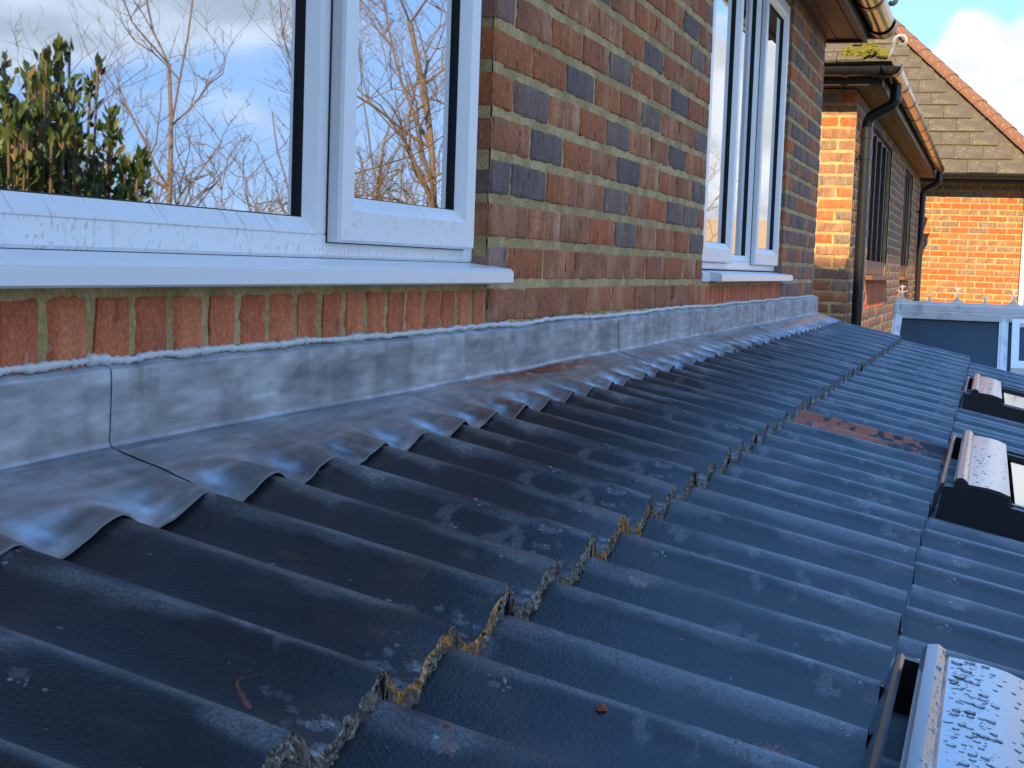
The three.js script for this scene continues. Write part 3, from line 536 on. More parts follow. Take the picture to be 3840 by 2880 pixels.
// ---------------------------------------------------------------- roof windows in the lean-to
const skyLabels = ['roof window with a wet reflective hood covered in raindrops', 'roof window in the middle of the row with scuffed metal hood', 'roof window farthest along the roof beside the conservatory'];
[[-1.86, -1.0], [0.23, 1.10], [2.44, 3.27]].forEach(([a, b], s) => {
  const g = thing('roof_window', skyLabels[s], 'roof window', 'roof windows in the tiled roof');
  const plane = z => Y0 - 2 * STEP - TP * z;                    // crest plane of the third course
  const P = (z, h) => [z, plane(z) + h];
  part('side_casing', merge([prismX([P(0.762, -0.05), P(0.776, 0.044), P(0.79, 0.046), P(0.79, -0.05)], a, a + 0.012, 0.3), prismX([P(0.79, -0.05), P(0.79, 0.046), P(0.895, 0.036), P(0.885, -0.05)], a, a + 0.012, 0.3), prismX([P(0.885, -0.05), P(0.895, 0.036), P(1.72, 0.03), P(1.72, -0.05)], a, a + 0.03, 0.3), prismX([P(0.762, -0.05), P(0.776, 0.044), P(1.72, 0.03), P(1.72, -0.05)], b - 0.012, b, 0.3)]), anthracite, g);
  part('head_flashing', merge([prismX([P(0.755, -0.002), P(0.772, 0.046), P(0.776, 0.049), P(0.779, 0.046), P(0.764, -0.002)], a + 0.012, b - 0.012, 0.7), prismX([P(0.752, -0.006), P(0.788, 0.004), P(0.788, 0.001), P(0.752, -0.009)], b - 0.005, b + 0.16, 0.3)]), aluminium, g);
  part('hood', prismX([P(0.794, 0.02), P(0.794, 0.056), P(0.799, 0.063), P(0.809, 0.066), P(0.816, 0.062), P(0.819, 0.057), P(0.852, 0.0595), P(0.872, 0.0585), P(0.889, 0.055), P(0.892, 0.035), P(0.886, 0.03)], a + 0.005, b - 0.005, 0.35), aluminium, g);
  part('hood_end', prismX([P(0.796, 0.02), P(0.796, 0.055), P(0.809, 0.063), P(0.817, 0.056), P(0.887, 0.053), P(0.887, 0.02)], a + 0.001, a + 0.0045, 0.3), anthracite, g);
  const gl = new MB(); gl.q(gl.v(a + 0.05, P(0.9, 0.03)[1], 0.9), gl.v(b - 0.05, P(0.9, 0.03)[1], 0.9), gl.v(b - 0.05, P(1.66, 0.024)[1], 1.66), gl.v(a + 0.05, P(1.66, 0.024)[1], 1.66)); part('pane', gl.geo(), roofGlass, g);
  part('sash', merge([prismX([P(0.893, 0.0), P(0.893, 0.038), P(1.70, 0.034), P(1.70, 0)], a + 0.031, a + 0.052, 0.3), prismX([P(0.893, 0.0), P(0.893, 0.038), P(1.70, 0.034), P(1.70, 0)], b - 0.052, b - 0.031, 0.3), prismX([P(1.65, 0), P(1.65, 0.03), P(1.71, 0.03), P(1.71, 0)], a + 0.052, b - 0.052, 0.3)]), anthracite, g);
  // raindrops standing on the metal
  const R = rng(70 + s), dg = [], base = new THREE.SphereGeometry(1, 12, 6, 0, PI * 2, 0, PI / 2);
  const nd = s === 0 ? 640 : 260;
  const hood = z => z < 0.816 ? lerp(0.066, 0.062, clamp((z - 0.809) / 0.007)) : z < 0.852 ? lerp(0.057, 0.0595, (z - 0.819) / 0.033) : lerp(0.0595, 0.055, (z - 0.852) / 0.037);
  for (let k = 0; k < nd; k++) { const big = R() < 0.2, r = (big ? 0.0022 + 0.0022 * R() : 0.0007 + 0.0013 * R()) * (s ? 0.8 : 1), x = lerp(s ? a + 0.02 : a + 0.35, b - 0.012, R()), z = R() < 0.1 ? lerp(0.809, 0.815, R()) : lerp(0.822, 0.884, R()); const q = base.clone(); q.scale(r * (0.8 + 0.5 * R()), r * 0.42, r * (0.9 + 0.5 * R())); q.translate(x, plane(z) + hood(z) - 0.0002, z); dg.push(q); }
  part('raindrops', merge(dg), water, g, 'stuff');
});

// ---------------------------------------------------------------- chips of brick lying on the tiles
[[1590, 1610, 0.0052, 'orange brick chip lying in a tile trough below the smudge'], [1300, 1535, 0.0060, 'thin orange brick flake on the crest of a tile'], [965, 1572, 0.0028, 'tiny orange brick crumb below the cut tile edge']].forEach(([px, py, r, label], k) => {
  // meet the line of sight with the second course of tiles
  const v = new THREE.Vector3((px * 1.736 / 3840) * 2 - 1, 1 - (py * 1.736 / 2880) * 2, 0.5); camera.aspect = 4 / 3; camera.updateProjectionMatrix(); v.unproject(camera).sub(camera.position).normalize();
  let t = 0.3; const o = camera.position; for (; t < 4; t += 0.0005) { const x = o.x + v.x * t, y = o.y + v.y * t, z = o.z + v.z * t; if (y < Y0 - STEP - TP * z + wave(x - CREST0)) break; }
  const R = rng(300 + k); let g = new THREE.IcosahedronGeometry(r, 0); const p = g.attributes.position, seen = {}; for (let i = 0; i < p.count; i++) { const key = [p.getX(i), p.getY(i), p.getZ(i)].map(n => n.toFixed(4)).join(); const f = seen[key] ??= 0.7 + 0.6 * R(); p.setXYZ(i, p.getX(i) * f * 1.2, p.getY(i) * f * 0.55, p.getZ(i) * f); } g.computeVertexNormals();
  const m = shade(new THREE.Mesh(g, soldierBricks[k])); m.name = numbered('brick_chip'); m.position.set(o.x + v.x * t, o.y + v.y * t + r * 0.3, o.z + v.z * t); m.rotation.y = R() * 3; m.userData = { label, category: 'brick chip', group: 'brick chips on the tiles' }; scene.add(m);
});

// ---------------------------------------------------------------- neighbouring house with dark windows
const X2 = 7.33, Z2 = -0.05;
// flat interlocking tiles on a slope: origin at the eave, along u, up the slope v; keep(u, v) trims the shape
function slopeTiles(parent, o, u, v, width, rows, gauge, tw, keep, mats, seed) {
  const n = new THREE.Vector3().crossVectors(u, v).normalize(); if (n.y < 0) n.negate(); const R = rng(seed), geo = boxG(-tw / 2 + 0.002, tw / 2 - 0.002, -0.011, 0.011, -(gauge + 0.06) / 2, (gauge + 0.06) / 2, 0.004);
  const basis = new THREE.Matrix4().makeBasis(u, n, v);
  for (let r = 0; r < rows; r++) for (let k = -1; k * tw < width; k++) {
    const uu = k * tw + (r % 2) * tw / 2 + tw / 2, vv = r * gauge + gauge / 2; if (!keep(uu, vv)) continue;
    const m = part('roof_tile', geo, mats[Math.floor(R() * mats.length)], parent); m.quaternion.setFromRotationMatrix(basis);
    m.position.copy(o).addScaledVector(u, uu).addScaledVector(v, vv + (R() - 0.5) * 0.01).addScaledVector(n, 0.012 + (R() - 0.5) * 0.004); m.rotateX(0.075 + R() * 0.02); m.rotateZ((R() - 0.5) * 0.012);
  }
}
const next = thing('added_shade_house', 'next brick house with brown windows, black downpipes and a mossy hipped roof', 'house');
{
  const R = rng(55), list = [], wins = [[8.77, 10.9], [12.97, 14.5]];
  const pick = a => a[Math.floor(R() * a.length)];
  // sunlit end wall
  for (let k = -8; k <= 15; k++) { const y = k * 0.075 + 0.0375; let z = Z2, i = 0; const st = ((k % 2) + 2) % 2 === 0; while (z > Z2 - 0.9) { const w = i === 0 && !st ? 0.1025 : 0.215; const q = R(); list.push({ end: true, x: X2, y, z: z - w / 2, w, h: 0.0618, key: -10 + i, mat: k < 1 ? (q < 0.6 ? pick(purpleBricks) : redBricks[4]) : q < 0.5 ? farBrown : q < 0.72 ? farOrange : q < 0.86 ? farGrey : farRed }); z -= w + 0.01; i++; } }
  // long wall towards the garden
  for (let k = -10; k <= 15; k++) { const y = k * 0.075 + 0.0375; let x = X2 + 0.004, i = 0; const st = ((k % 2) + 2) % 2 === 0; while (x < 16.0) { const w = i === 0 && st ? 0.1025 : 0.215; i++; const xm = x + w / 2; x += w + 0.01; const inWin = wins.some(([a, b]) => xm > a - 0.06 && xm < b + 0.06); if (inWin && k >= -3 && y < 1.16) continue; const q = R(); list.push({ x: xm, y, z: Z2, w, h: 0.0618, key: xm, mat: q < 0.5 ? pick(purpleBricks) : q < 0.8 ? pick(blueBricks) : pick(redBricks) }); } }
  for (const [a, b] of wins) for (let x = a - 0.02; x < b + 0.02; x += 0.075) list.push({ x: x + 0.0375, y: -0.117, z: Z2, w: 0.064, h: 0.215, key: x, mat: pick(soldierBricks) });
  list.sort((p, q) => p.key - q.key);
  layBricks(list, next, 290, (m, b) => { if (b.end) { m.position.set(b.x + (R() - 0.5) * 0.003, b.y, b.z); m.rotation.y = -PI / 2; } else m.position.set(b.x, b.y, b.z + (R() - 0.5) * 0.003); });
  const mf = mortarFace(0, 0.95, -0.75, 1.2, 0.02, 9); mf.translate(-0.95, 0, 0); mf.rotateY(-PI / 2); mf.translate(X2, 0, Z2);
  const ml = []; let px = X2; for (const [a, b] of [...wins, [16.0, 16.0]]) { const g = mortarFace(px, a, -0.75, 1.2, 0.04, 10); g.translate(0, 0, Z2); ml.push(g); if (b > a) { const h = mortarFace(a, b, -0.75, 0.0, 0.04, 11); h.translate(0, 0, Z2); ml.push(h); } px = b; }
  part('mortar', merge([mf, ...ml]), mortarMat, next);
  const body = [boxG(X2 + 0.012, X2 + 0.2, GROUND, 1.22, -6, Z2 - 0.012)]; px = X2 + 0.2; for (const [a, b] of [...wins, [16.0, 16.0]]) { body.push(boxG(px, a, GROUND, 1.22, Z2 - 0.2, Z2 - 0.0125)); if (b > a) { body.push(boxG(a, b, GROUND, -0.002, Z2 - 0.2, Z2 - 0.0125), boxG(a, b, 1.16, 1.22, Z2 - 0.2, Z2 - 0.0125)); } px = b; }
  part('wall', merge(body), mortarMat, next);
  for (const [a, b] of wins) {
    const w = subgroup('window', next), n = 4, y0 = 0.04, y1 = 1.16, zf = Z2 - 0.035;
    const fr = [boxG(a, b, y0, y0 + 0.07, zf - 0.06, zf, 0.004), boxG(a, b, y1 - 0.06, y1, zf - 0.06, zf, 0.004), boxG(a, a + 0.06, y0 + 0.07, y1 - 0.06, zf - 0.06, zf, 0.004), boxG(b - 0.06, b, y0 + 0.07, y1 - 0.06, zf - 0.06, zf, 0.004)];
    part('frame', merge(fr), darkWood, w); part('bottom_rail', boxG(a + 0.02, b - 0.02, y0 + 0.001, y0 + 0.11, zf + 0.001, zf + 0.02, 0.004), stainedWood, w);
    for (let k = 1; k < n; k++) { const x = lerp(a, b, k / n); part('mullion', boxG(x - 0.035, x + 0.035, y0 + 0.07, y1 - 0.06, zf - 0.055, zf + 0.022, 0.006), darkWood, w); }
    for (let k = 0; k < n; k++) { // arched head to each light
      const xa = lerp(a, b, k / n) + 0.035, xb = lerp(a, b, (k + 1) / n) - 0.035, s = new THREE.Shape(); s.moveTo(xa, y1 - 0.06); s.lineTo(xb, y1 - 0.06); s.lineTo(xb, y1 - 0.3); s.quadraticCurveTo(xb, y1 - 0.10, (xa + xb) / 2, y1 - 0.10); s.quadraticCurveTo(xa, y1 - 0.10, xa, y1 - 0.3); const g = new THREE.ExtrudeGeometry(s, { depth: 0.03, bevelEnabled: false, curveSegments: 10 }); g.translate(0, 0, zf - 0.04); part('arched_head', g, darkWood, w);
    }
    const m = new MB(), z = zf - 0.05; m.q(m.v(a + 0.05, y0 + 0.06, z), m.v(b - 0.05, y0 + 0.06, z), m.v(b - 0.05, y1 - 0.05, z), m.v(a + 0.05, y1 - 0.05, z)); part('pane', m.geo(), glass, w);
    part('sill', boxG(a - 0.05, b + 0.05, 0.0, 0.038, Z2 - 0.08, Z2 + 0.05, 0.005), stainedWood, w);
  }
  // eaves
  const sy = 1.225, fz = 0.10, xs = 7.08;
  for (let z = Z2 - 0.35; z < fz - 0.01; z += 0.09) part('soffit_board', boxG(xs + 0.02, 16.0, sy + 0.002, sy + 0.015, z, Math.min(z + 0.086, fz), 0.002), stainedWood, next);
  part('fascia', merge([boxG(xs, 15.9, sy - 0.012, sy + 0.12, fz, fz + 0.02, 0.002), boxG(xs, xs + 0.02, sy - 0.012, sy + 0.12, -4, fz - 0.001, 0.002)]), darkWood, next);
  const gy = 1.315, gz = fz + 0.078, gr = 0.056;
  gutterX(next, xs - 0.06, 15.78, gy, gz, gr, 0.92, brownPlastic, blackPlastic, 7.9);
  part('gutter', halfPipe([xs - 0.06, gy, -4], [xs - 0.06, gy, gz], gr), blackPlastic, next);
  for (const z of [-0.10, 0.09, -0.9]) part('gutter_bracket', halfPipe([xs - 0.06, gy + 0.001, z - 0.018], [xs - 0.06, gy + 0.001, z + 0.018], gr + 0.007, 0.006), blackPlastic, next);
  part('gutter_corner', cornerGutter(xs - 0.06, gy, gz, gr * 1.14), blackPlastic, next);
  // downpipes with an offset under the gutter
  for (const x of [7.5, 15.7]) {
    const d = subgroup('downpipe', next);
    part('pipe', tubeG([[x, 1.275, gz], [x, 1.19, gz], [x, 1.15, gz - 0.01], [x, 1.085, 0.06], [x, 1.05, 0.015], [x, 0.98, 0.004], [x, 0.9, 0.004], [x, -1.0, 0.004], [x, GROUND, 0.004]], 0.034, 16, 120), blackPlastic, d);
    for (const [y, z] of [[1.19, gz], [0.95, 0.004]]) part('collar', new THREE.CylinderGeometry(0.039, 0.039, 0.05, 16).translate(x, y, z), blackPlastic, d);
    part('clip', merge([new THREE.CylinderGeometry(0.0385, 0.0385, 0.03, 16).translate(x, 0.80, 0.004), boxG(x - 0.06, x + 0.06, 0.788, 0.812, Z2 - 0.002, Z2 + 0.018)]), blackPlastic, d);
  }
  // hipped roof
  const ry = 1.355, rx = xs - 0.05, rz = fz + 0.07, t = 0.8, hip = 3.4, m = new MB(), T = p => m.v(...p, p[0] + p[2], p[1]);
  m.t(T([rx, ry, rz]), T([rx, ry, rz - 2 * hip]), T([rx + hip, ry + t * hip, rz - hip])); m.q(T([rx, ry, rz]), T([15.95, ry, rz]), T([15.95, ry + t * hip, rz - hip]), T([rx + hip, ry + t * hip, rz - hip]));
  m.q(T([rx, ry, rz - 2 * hip]), T([15.95, ry, rz - 2 * hip]), T([15.95, ry + t * hip, rz - hip]), T([rx + hip, ry + t * hip, rz - hip]));
  part('roof', m.geo(0.1), concreteTile[1], next);
  const ca = Math.atan(t); slopeTiles(next, new THREE.Vector3(rx, ry, rz), new THREE.Vector3(0, 0, -1), new THREE.Vector3(Math.cos(ca), Math.sin(ca), 0), 1.3, 5, 0.10, 0.165, (u, v) => u > v * Math.cos(ca) + 0.05, concreteTile, 61);
  part('hip_iron', scroll(rx + 0.03, ry + 0.02, 0.165, 0.14, 0.008, 1), paleIron, next);
  // moss on the lowest tiles
  const mg = [], Q = rng(88); for (let k = 0; k < 420; k++) { const u = Q(), r = 0.004 + 0.009 * Q() * (0.5 + vnoise(u * 9, 1, 3)), z = lerp(-0.12, 0.14, u), s = Q() * 0.10; const g = new THREE.IcosahedronGeometry(r, 0); g.rotateX(Q() * 3); g.rotateZ(Q() * 3); g.translate(rx + s * 0.8 - 0.01, ry + 0.025 + s * 0.62 * t + Q() * 0.05 * vnoise(u * 7 + 3, 2, 8), z); mg.push(g); }
  part('moss', merge(mg), mossMat, next, 'stuff');
}

// ---------------------------------------------------------------- house at the end of the row
const far = thing('added_shade_house', 'sunlit orange brick house end under a lichened roof with clay hip tiles', 'house');
{
  const XF = 17.0, R = rng(66), list = [];
  for (let k = -8; k <= 15; k++) { const y = k * 0.075 + 0.0375; let z = 1.42, i = 0; const st = ((k % 2) + 2) % 2 === 0; while (z > -0.35) { const w = i === 0 && !st ? 0.1025 : 0.215; const q = R(); list.push({ y, z: z - w / 2, w, h: 0.063, mat: k % 4 === 0 && q < 0.75 ? farRed : q < 0.40 ? farBrown : q < 0.62 ? farOrange : q < 0.82 ? farGrey : farRed }); z -= w + 0.011; i++; } }
  layBricks(list, far, 290, (m, b) => { m.position.set(XF + (R() - 0.5) * 0.003, b.y, b.z); m.rotation.y = -PI / 2; });
  const mf = mortarFace(-2, 1.42, -0.75, 1.25, 0.03, 19); mf.rotateY(-PI / 2); mf.translate(XF, 0, 0); part('mortar', mf, mortarMat, far);
  part('wall', merge([boxG(XF + 0.012, XF + 0.25, GROUND, 1.25, -5, 1.415), boxG(XF + 0.25, 23, GROUND, 1.25, 1.2, 1.415)]), mortarMat, far);
  const ey = 1.262, ex = 16.7;
  part('soffit', boxG(ex + 0.02, XF + 0.3, ey - 0.03, ey - 0.012, -1.5, 1.55), darkWood, far);
  part('fascia', boxG(ex, ex + 0.02, ey - 0.04, ey + 0.08, -1.5, 1.55, 0.002), darkWood, far);
  const g = subgroup('gutter', far); part('channel', halfPipe([ex - 0.06, ey + 0.05, -0.6], [ex - 0.06, ey + 0.05, 1.6], 0.055), blackPlastic, g);
  for (const z of [0.25, 1.05]) part('bracket', halfPipe([ex - 0.06, ey + 0.051, z - 0.02], [ex - 0.06, ey + 0.051, z + 0.02], 0.061, 0.005), blackPlastic, g);
  part('downpipe', tubeG([[XF - 0.05, 1.15, 1.19], [XF - 0.05, 0.4, 1.19], [XF - 0.05, GROUND, 1.19]], 0.033, 12, 20), upvc, far);
  part('dark_tube', tubeG([[XF - 0.05, 1.15, 1.27], [XF - 0.05, 0.4, 1.27], [XF - 0.05, GROUND, 1.27]], 0.03, 12, 20), blackPlastic, far);  // plain dark tube beside the white downpipe
  // hipped roof at 45 degrees
  const o = new THREE.Vector3(ex, ey + 0.07, 1.50), s = Math.SQRT1_2, hip = 4.2, m = new MB(), T = p => m.v(...p, p[0] + p[2], p[1]);
  m.t(T([ex, o.y, o.z]), T([ex, o.y, o.z - 2 * hip]), T([ex + hip, o.y + hip, o.z - hip])); m.q(T([ex, o.y, o.z]), T([ex + 9, o.y, o.z]), T([ex + 9, o.y + hip, o.z - hip]), T([ex + hip, o.y + hip, o.z - hip]));
  part('roof', m.geo(0.1), concreteTile[1], far);
  slopeTiles(far, o, new THREE.Vector3(0, 0, -1), new THREE.Vector3(s, s, 0), 2.6, 13, 0.262, 0.345, (u, v) => u > v * s + 0.19 && u < 2.9, concreteTile, 62);
  // clay hip tiles
  const dir = new THREE.Vector3(1, 1, -1).normalize(), hg = new THREE.CylinderGeometry(0.125, 0.135, 0.36, 8, 1, true, -PI * 0.42, PI * 0.84); hg.scale(1, 1, 0.75);
  const out = new THREE.Vector3(-1, 2, 1).normalize(), side = new THREE.Vector3().crossVectors(dir, out).normalize(), bs = new THREE.Matrix4().makeBasis(side, dir, out.clone());
  for (let k = 0; k < 12; k++) { const t = part('hip_tile', hg, hipClay, far); t.quaternion.setFromRotationMatrix(bs); t.position.copy(o).addScaledVector(dir, 0.15 + k * 0.33).addScaledVector(out, -0.035 + (k % 2) * 0.002); }
}

// ---------------------------------------------------------------- conservatory between the roofs
const cons = thing('conservatory', 'old white conservatory with spiked ridge cresting and dark ribbed roof panels', 'conservatory');
{
  const X = 7.6, yr = -0.125, za = 0.245, zb = 3.2, sl = Math.tan(28 * PI / 180), len = 1.5;
  const Y = x => yr - 0.105 - (X - 0.03 - x) * sl;               // roof slope towards the lean-to
  part('ridge', merge([boxG(X - 0.035, X + 0.035, yr - 0.055, yr - 0.012, za + 0.03, zb, 0.006), boxG(X - 0.05, X + 0.05, yr - 0.11, yr - 0.057, za, zb, 0.006), boxG(X - 0.012, X + 0.012, yr - 0.013, yr + 0.004, za, zb, 0.002)]), agedWhite, cons);
  part('ridge_end', boxG(X - 0.045, X + 0.045, yr - 0.10, yr - 0.012, za - 0.012, za + 0.028, 0.01), agedWhite, cons);
  const slope = (z0, z1, th, up, x1 = X - 0.03, x0 = X - len) => { const m = new MB(); const v = [[x0, z0], [x1, z0], [x1, z1], [x0, z1]], a = v.map(([x, z]) => m.v(x, Y(x) + up, z, x, z)), b = v.map(([x, z]) => m.v(x, Y(x) + up - th, z, x, z)); m.q(a[0], a[3], a[2], a[1]); m.q(b[0], b[1], b[2], b[3]); for (let k = 0; k < 4; k++) { const n = (k + 1) % 4; m.q(a[k], a[n], b[n], b[k]); } return m.geo(0.2); };
  const bars = [za + 0.02, 0.925, 1.6, 2.3, 3.0];
  for (const z of bars) part('glazing_bar', merge([slope(z - 0.028, z + 0.028, 0.03, 0.022), slope(z - 0.012, z + 0.012, 0.012, 0.032)]), agedWhite, cons);
  for (let k = 0; k + 1 < bars.length; k++) {
    const p = part('roof_panel', slope(bars[k] + 0.028, bars[k + 1] - 0.028, 0.02, 0.0), polycarb, cons), rg = []; for (let z = bars[k] + 0.05; z < bars[k + 1] - 0.04; z += 0.017) rg.push(slope(z - 0.0012, z + 0.0012, 0.002, 0.0016)); part('ribs', merge(rg), polycarb, p, 'stuff');
  }
  // opening vent in the second bay
  const vt = subgroup('roof_vent', cons), v0 = 0.975, v1 = 1.55, xa = X - 0.62, xb = X - 0.09;
  part('frame', merge([slope(v0, v0 + 0.045, 0.04, 0.055, xb, xa), slope(v1 - 0.045, v1, 0.04, 0.055, xb, xa), slope(v0 + 0.045, v1 - 0.045, 0.04, 0.055, xb, xb - 0.045), slope(v0 + 0.045, v1 - 0.045, 0.04, 0.055, xa + 0.075, xa)]), upvc, vt);
  part('pane', slope(v0 + 0.045, v1 - 0.045, 0.01, 0.03, xb - 0.045, xa + 0.075), polycarb, vt);
  // cresting: tall and short spikes on curved feet
  function finial(h, w) {
    const s = new THREE.Shape(); s.moveTo(-w, 0); s.quadraticCurveTo(-w * 0.22, h * 0.06, -0.006, h * 0.42); s.lineTo(-0.012, h * 0.52); s.lineTo(-0.004, h * 0.60); s.lineTo(-0.003, h * 0.94); s.lineTo(0, h); s.lineTo(0.003, h * 0.94); s.lineTo(0.004, h * 0.60); s.lineTo(0.012, h * 0.52); s.lineTo(0.006, h * 0.42); s.quadraticCurveTo(w * 0.22, h * 0.06, w, 0); s.closePath();
    const g = [new THREE.ExtrudeGeometry(s, { depth: 0.006, bevelEnabled: false, curveSegments: 8 })];
    const arm = (y, r) => { for (const q of [-1, 1]) { const a = boxG(0, r, -0.0025, 0.0025, 0.0005, 0.0055); a.rotateZ(q > 0 ? 0.2 : PI - 0.2); a.translate(0, y, 0); g.push(a); const t = new THREE.OctahedronGeometry(0.0055); t.translate(q * r, y + r * 0.2, 0.003); g.push(t); } };
    if (h > 0.08) { arm(h * 0.56, 0.032); arm(h * 0.84, 0.015); } else arm(h * 0.72, 0.014);
    return merge(g);
  }
  const big = finial(0.112, 0.07), small = finial(0.066, 0.05);
  for (let k = 0; k < 16; k++) { const f = part('finial', k % 2 ? small : big, agedWhite, cons); f.rotation.y = -PI / 2; f.position.set(X + 0.003, yr - 0.001, 0.281 + k * 0.1735); }
  // side and front below the roof
  part('side_frame', merge([boxG(X - len + 0.05, X + 0.03, GROUND, Y(X - len) - 0.12, za + 0.002, za + 0.05), boxG(X - 0.05, X + 0.03, Y(X - len) - 0.12, yr - 0.12, za + 0.002, za + 0.05)]), agedWhite, cons);
  part('front_frame', boxG(X - len + 0.02, X - len + 0.06, GROUND, Y(X - len) - 0.022, za + 0.06, zb), agedWhite, cons);
  part('back_frame', boxG(X - 0.02, X + 0.03, GROUND, yr - 0.115, za + 0.06, zb), agedWhite, cons);
}

// ---------------------------------------------------------------- unseen tall wing added behind the camera to shade the roof
const wing = thing('added_shade_house', 'added unseen tall brick gabled wing to shade the lean-to roof', 'house');
{
  const ridge = 0.11 + (7.33 + 6.75) * SUN_TAN / Math.cos(SUN_PHI), e = 4.6, z0 = 0.35, z1 = 3.7;
  const m = new MB(), T = p => m.v(...p, p[0] + p[2], p[1]), x0 = -9, xm = -6.75, x1 = -4.5;
  for (const z of [z0, z1]) { m.q(T([x0, GROUND, z]), T([x1, GROUND, z]), T([x1, e, z]), T([x0, e, z])); m.t(T([x0, e, z]), T([x1, e, z]), T([xm, ridge - 0.06, z])); }
  for (const x of [x0, x1]) m.q(T([x, GROUND, z0]), T([x, GROUND, z1]), T([x, e, z1]), T([x, e, z0]));
  part('wall', m.geo(0.1), redBricks[0], wing);
  const r = new MB(), S = p => r.v(...p, p[0] + p[1], p[2]); for (const s of [-1, 1]) r.q(S([xm, ridge, z0 - 0.05]), S([xm, ridge, z1 + 0.05]), S([xm + s * 2.5, e - 0.25, z1 + 0.05]), S([xm + s * 2.5, e - 0.25, z0 - 0.05])); part('roof', r.geo(0.1), concreteTile[2], wing);
  for (const y of [0.4, 2.6]) { const w = subgroup('window', wing); part('frame', merge([boxG(-4.5, -4.46, y, y + 1.1, 1.1, 1.16), boxG(-4.5, -4.46, y, y + 1.1, 2.3, 2.36), boxG(-4.5, -4.46, y, y + 0.06, 1.16, 2.3), boxG(-4.5, -4.46, y + 1.04, y + 1.1, 1.16, 2.3)]), upvc, w); part('pane', boxG(-4.498, -4.49, y + 0.06, y + 1.04, 1.16, 2.3), gasket, w); }
}

// ---------------------------------------------------------------- garden trees that the windows mirror
function branchTree(name, label, x, z, height, seed, lean, opts = {}) {
  const t = thing(name, label, 'tree', 'bare trees in the garden', [x, GROUND, z]); const R = rng(seed), limbs = [], trunk = [], H = height - GROUND;
  const seg = (list, a, b, r0, r1) => { const d = b.clone().sub(a), L = d.length(); const g = new THREE.CylinderGeometry(r1, r0, L * 1.04, r0 > 0.03 ? 7 : r0 > 0.008 ? 4 : 3, 1, true); g.translate(0, L / 2, 0); g.applyQuaternion(new THREE.Quaternion().setFromUnitVectors(new THREE.Vector3(0, 1, 0), d.normalize())); g.translate(a.x, a.y, a.z); list.push(g); };
  function grow(p, d, len, r, depth, main) {
    const n = main ? 9 : 5; let q = p.clone(), dd = d.clone();
    for (let i = 0; i < n; i++) {
      dd.add(new THREE.Vector3(R() - 0.5, (R() - 0.5) * 0.6 + 0.05, R() - 0.5).multiplyScalar(main ? 0.26 : 0.62)).normalize();
      const e = q.clone().addScaledVector(dd, len / n), r1 = r * (1 - 0.75 * (i + 1) / n) + r * 0.12; seg(main ? trunk : limbs, q, e, r * (1 - 0.75 * i / n) + r * 0.12, r1);
      if (depth < (opts.depth ?? 4) && (!main || i > 1)) { const kids = main ? 2 : R() < 0.62 ? 1 + (R() < (opts.dense ?? 0.4) * 0.6 ? 1 : 0) : 0; for (let k = 0; k < kids; k++) { const s = new THREE.Vector3(R() - 0.5, R() * 0.5 - 0.05, R() - 0.5).normalize(); grow(e, dd.clone().multiplyScalar(0.55).add(s).normalize(), len * (main ? 0.34 : 0.52) * (0.6 + 0.6 * R()), Math.max(0.0016, r1 * (main ? 0.5 : 0.68)), depth + 1, false); } }
      q = e;
    }
  }
  grow(new THREE.Vector3(), new THREE.Vector3(lean[0], 1, lean[1]).normalize(), H, opts.r ?? 0.07, 0, true);
  part('trunk', merge(trunk), bark, t); part('crown', merge(limbs), bark, t, 'stuff'); return t;
}
branchTree('bare_tree', 'slender leaning bare tree beside the evergreen shrub', 6.75, 4.9, 1.65, 501, [-0.05, 0.05], { depth: 4, dense: 0.5, r: 0.045 });
branchTree('bare_tree', 'forked bare tree with crooked upper limbs', 7.3, 4.5, 1.2, 502, [0.02, -0.02], { depth: 4, dense: 0.45, r: 0.035 });
branchTree('bare_tree', 'bushy bare hawthorn thick with twigs', 8.3, 4.75, 1.0, 503, [-0.06, 0.03], { depth: 4, dense: 0.5, r: 0.05 });
branchTree('bare_tree', 'tall twiggy bare tree beyond the hawthorn', 10.2, 4.2, 2.3, 504, [0.02, 0], { depth: 5, dense: 0.3, r: 0.06 });
branchTree('bare_tree', 'broad bare tree at the end of the hedge line', 12.4, 4.5, 2.8, 505, [0.02, -0.03], { depth: 5, dense: 0.3, r: 0.07 });
branchTree('bare_tree', 'bare hedgerow thorn between the two twiggy trees', 11.2, 5.3, 1.3, 507, [0.06, 0.0], { depth: 4, dense: 0.5, r: 0.05 });
branchTree('bare_tree', 'distant lone bare tree standing before the cream bungalow', 27.0, 4.6, 1.2, 506, [0, 0], { depth: 4, dense: 0.5, r: 0.07 });
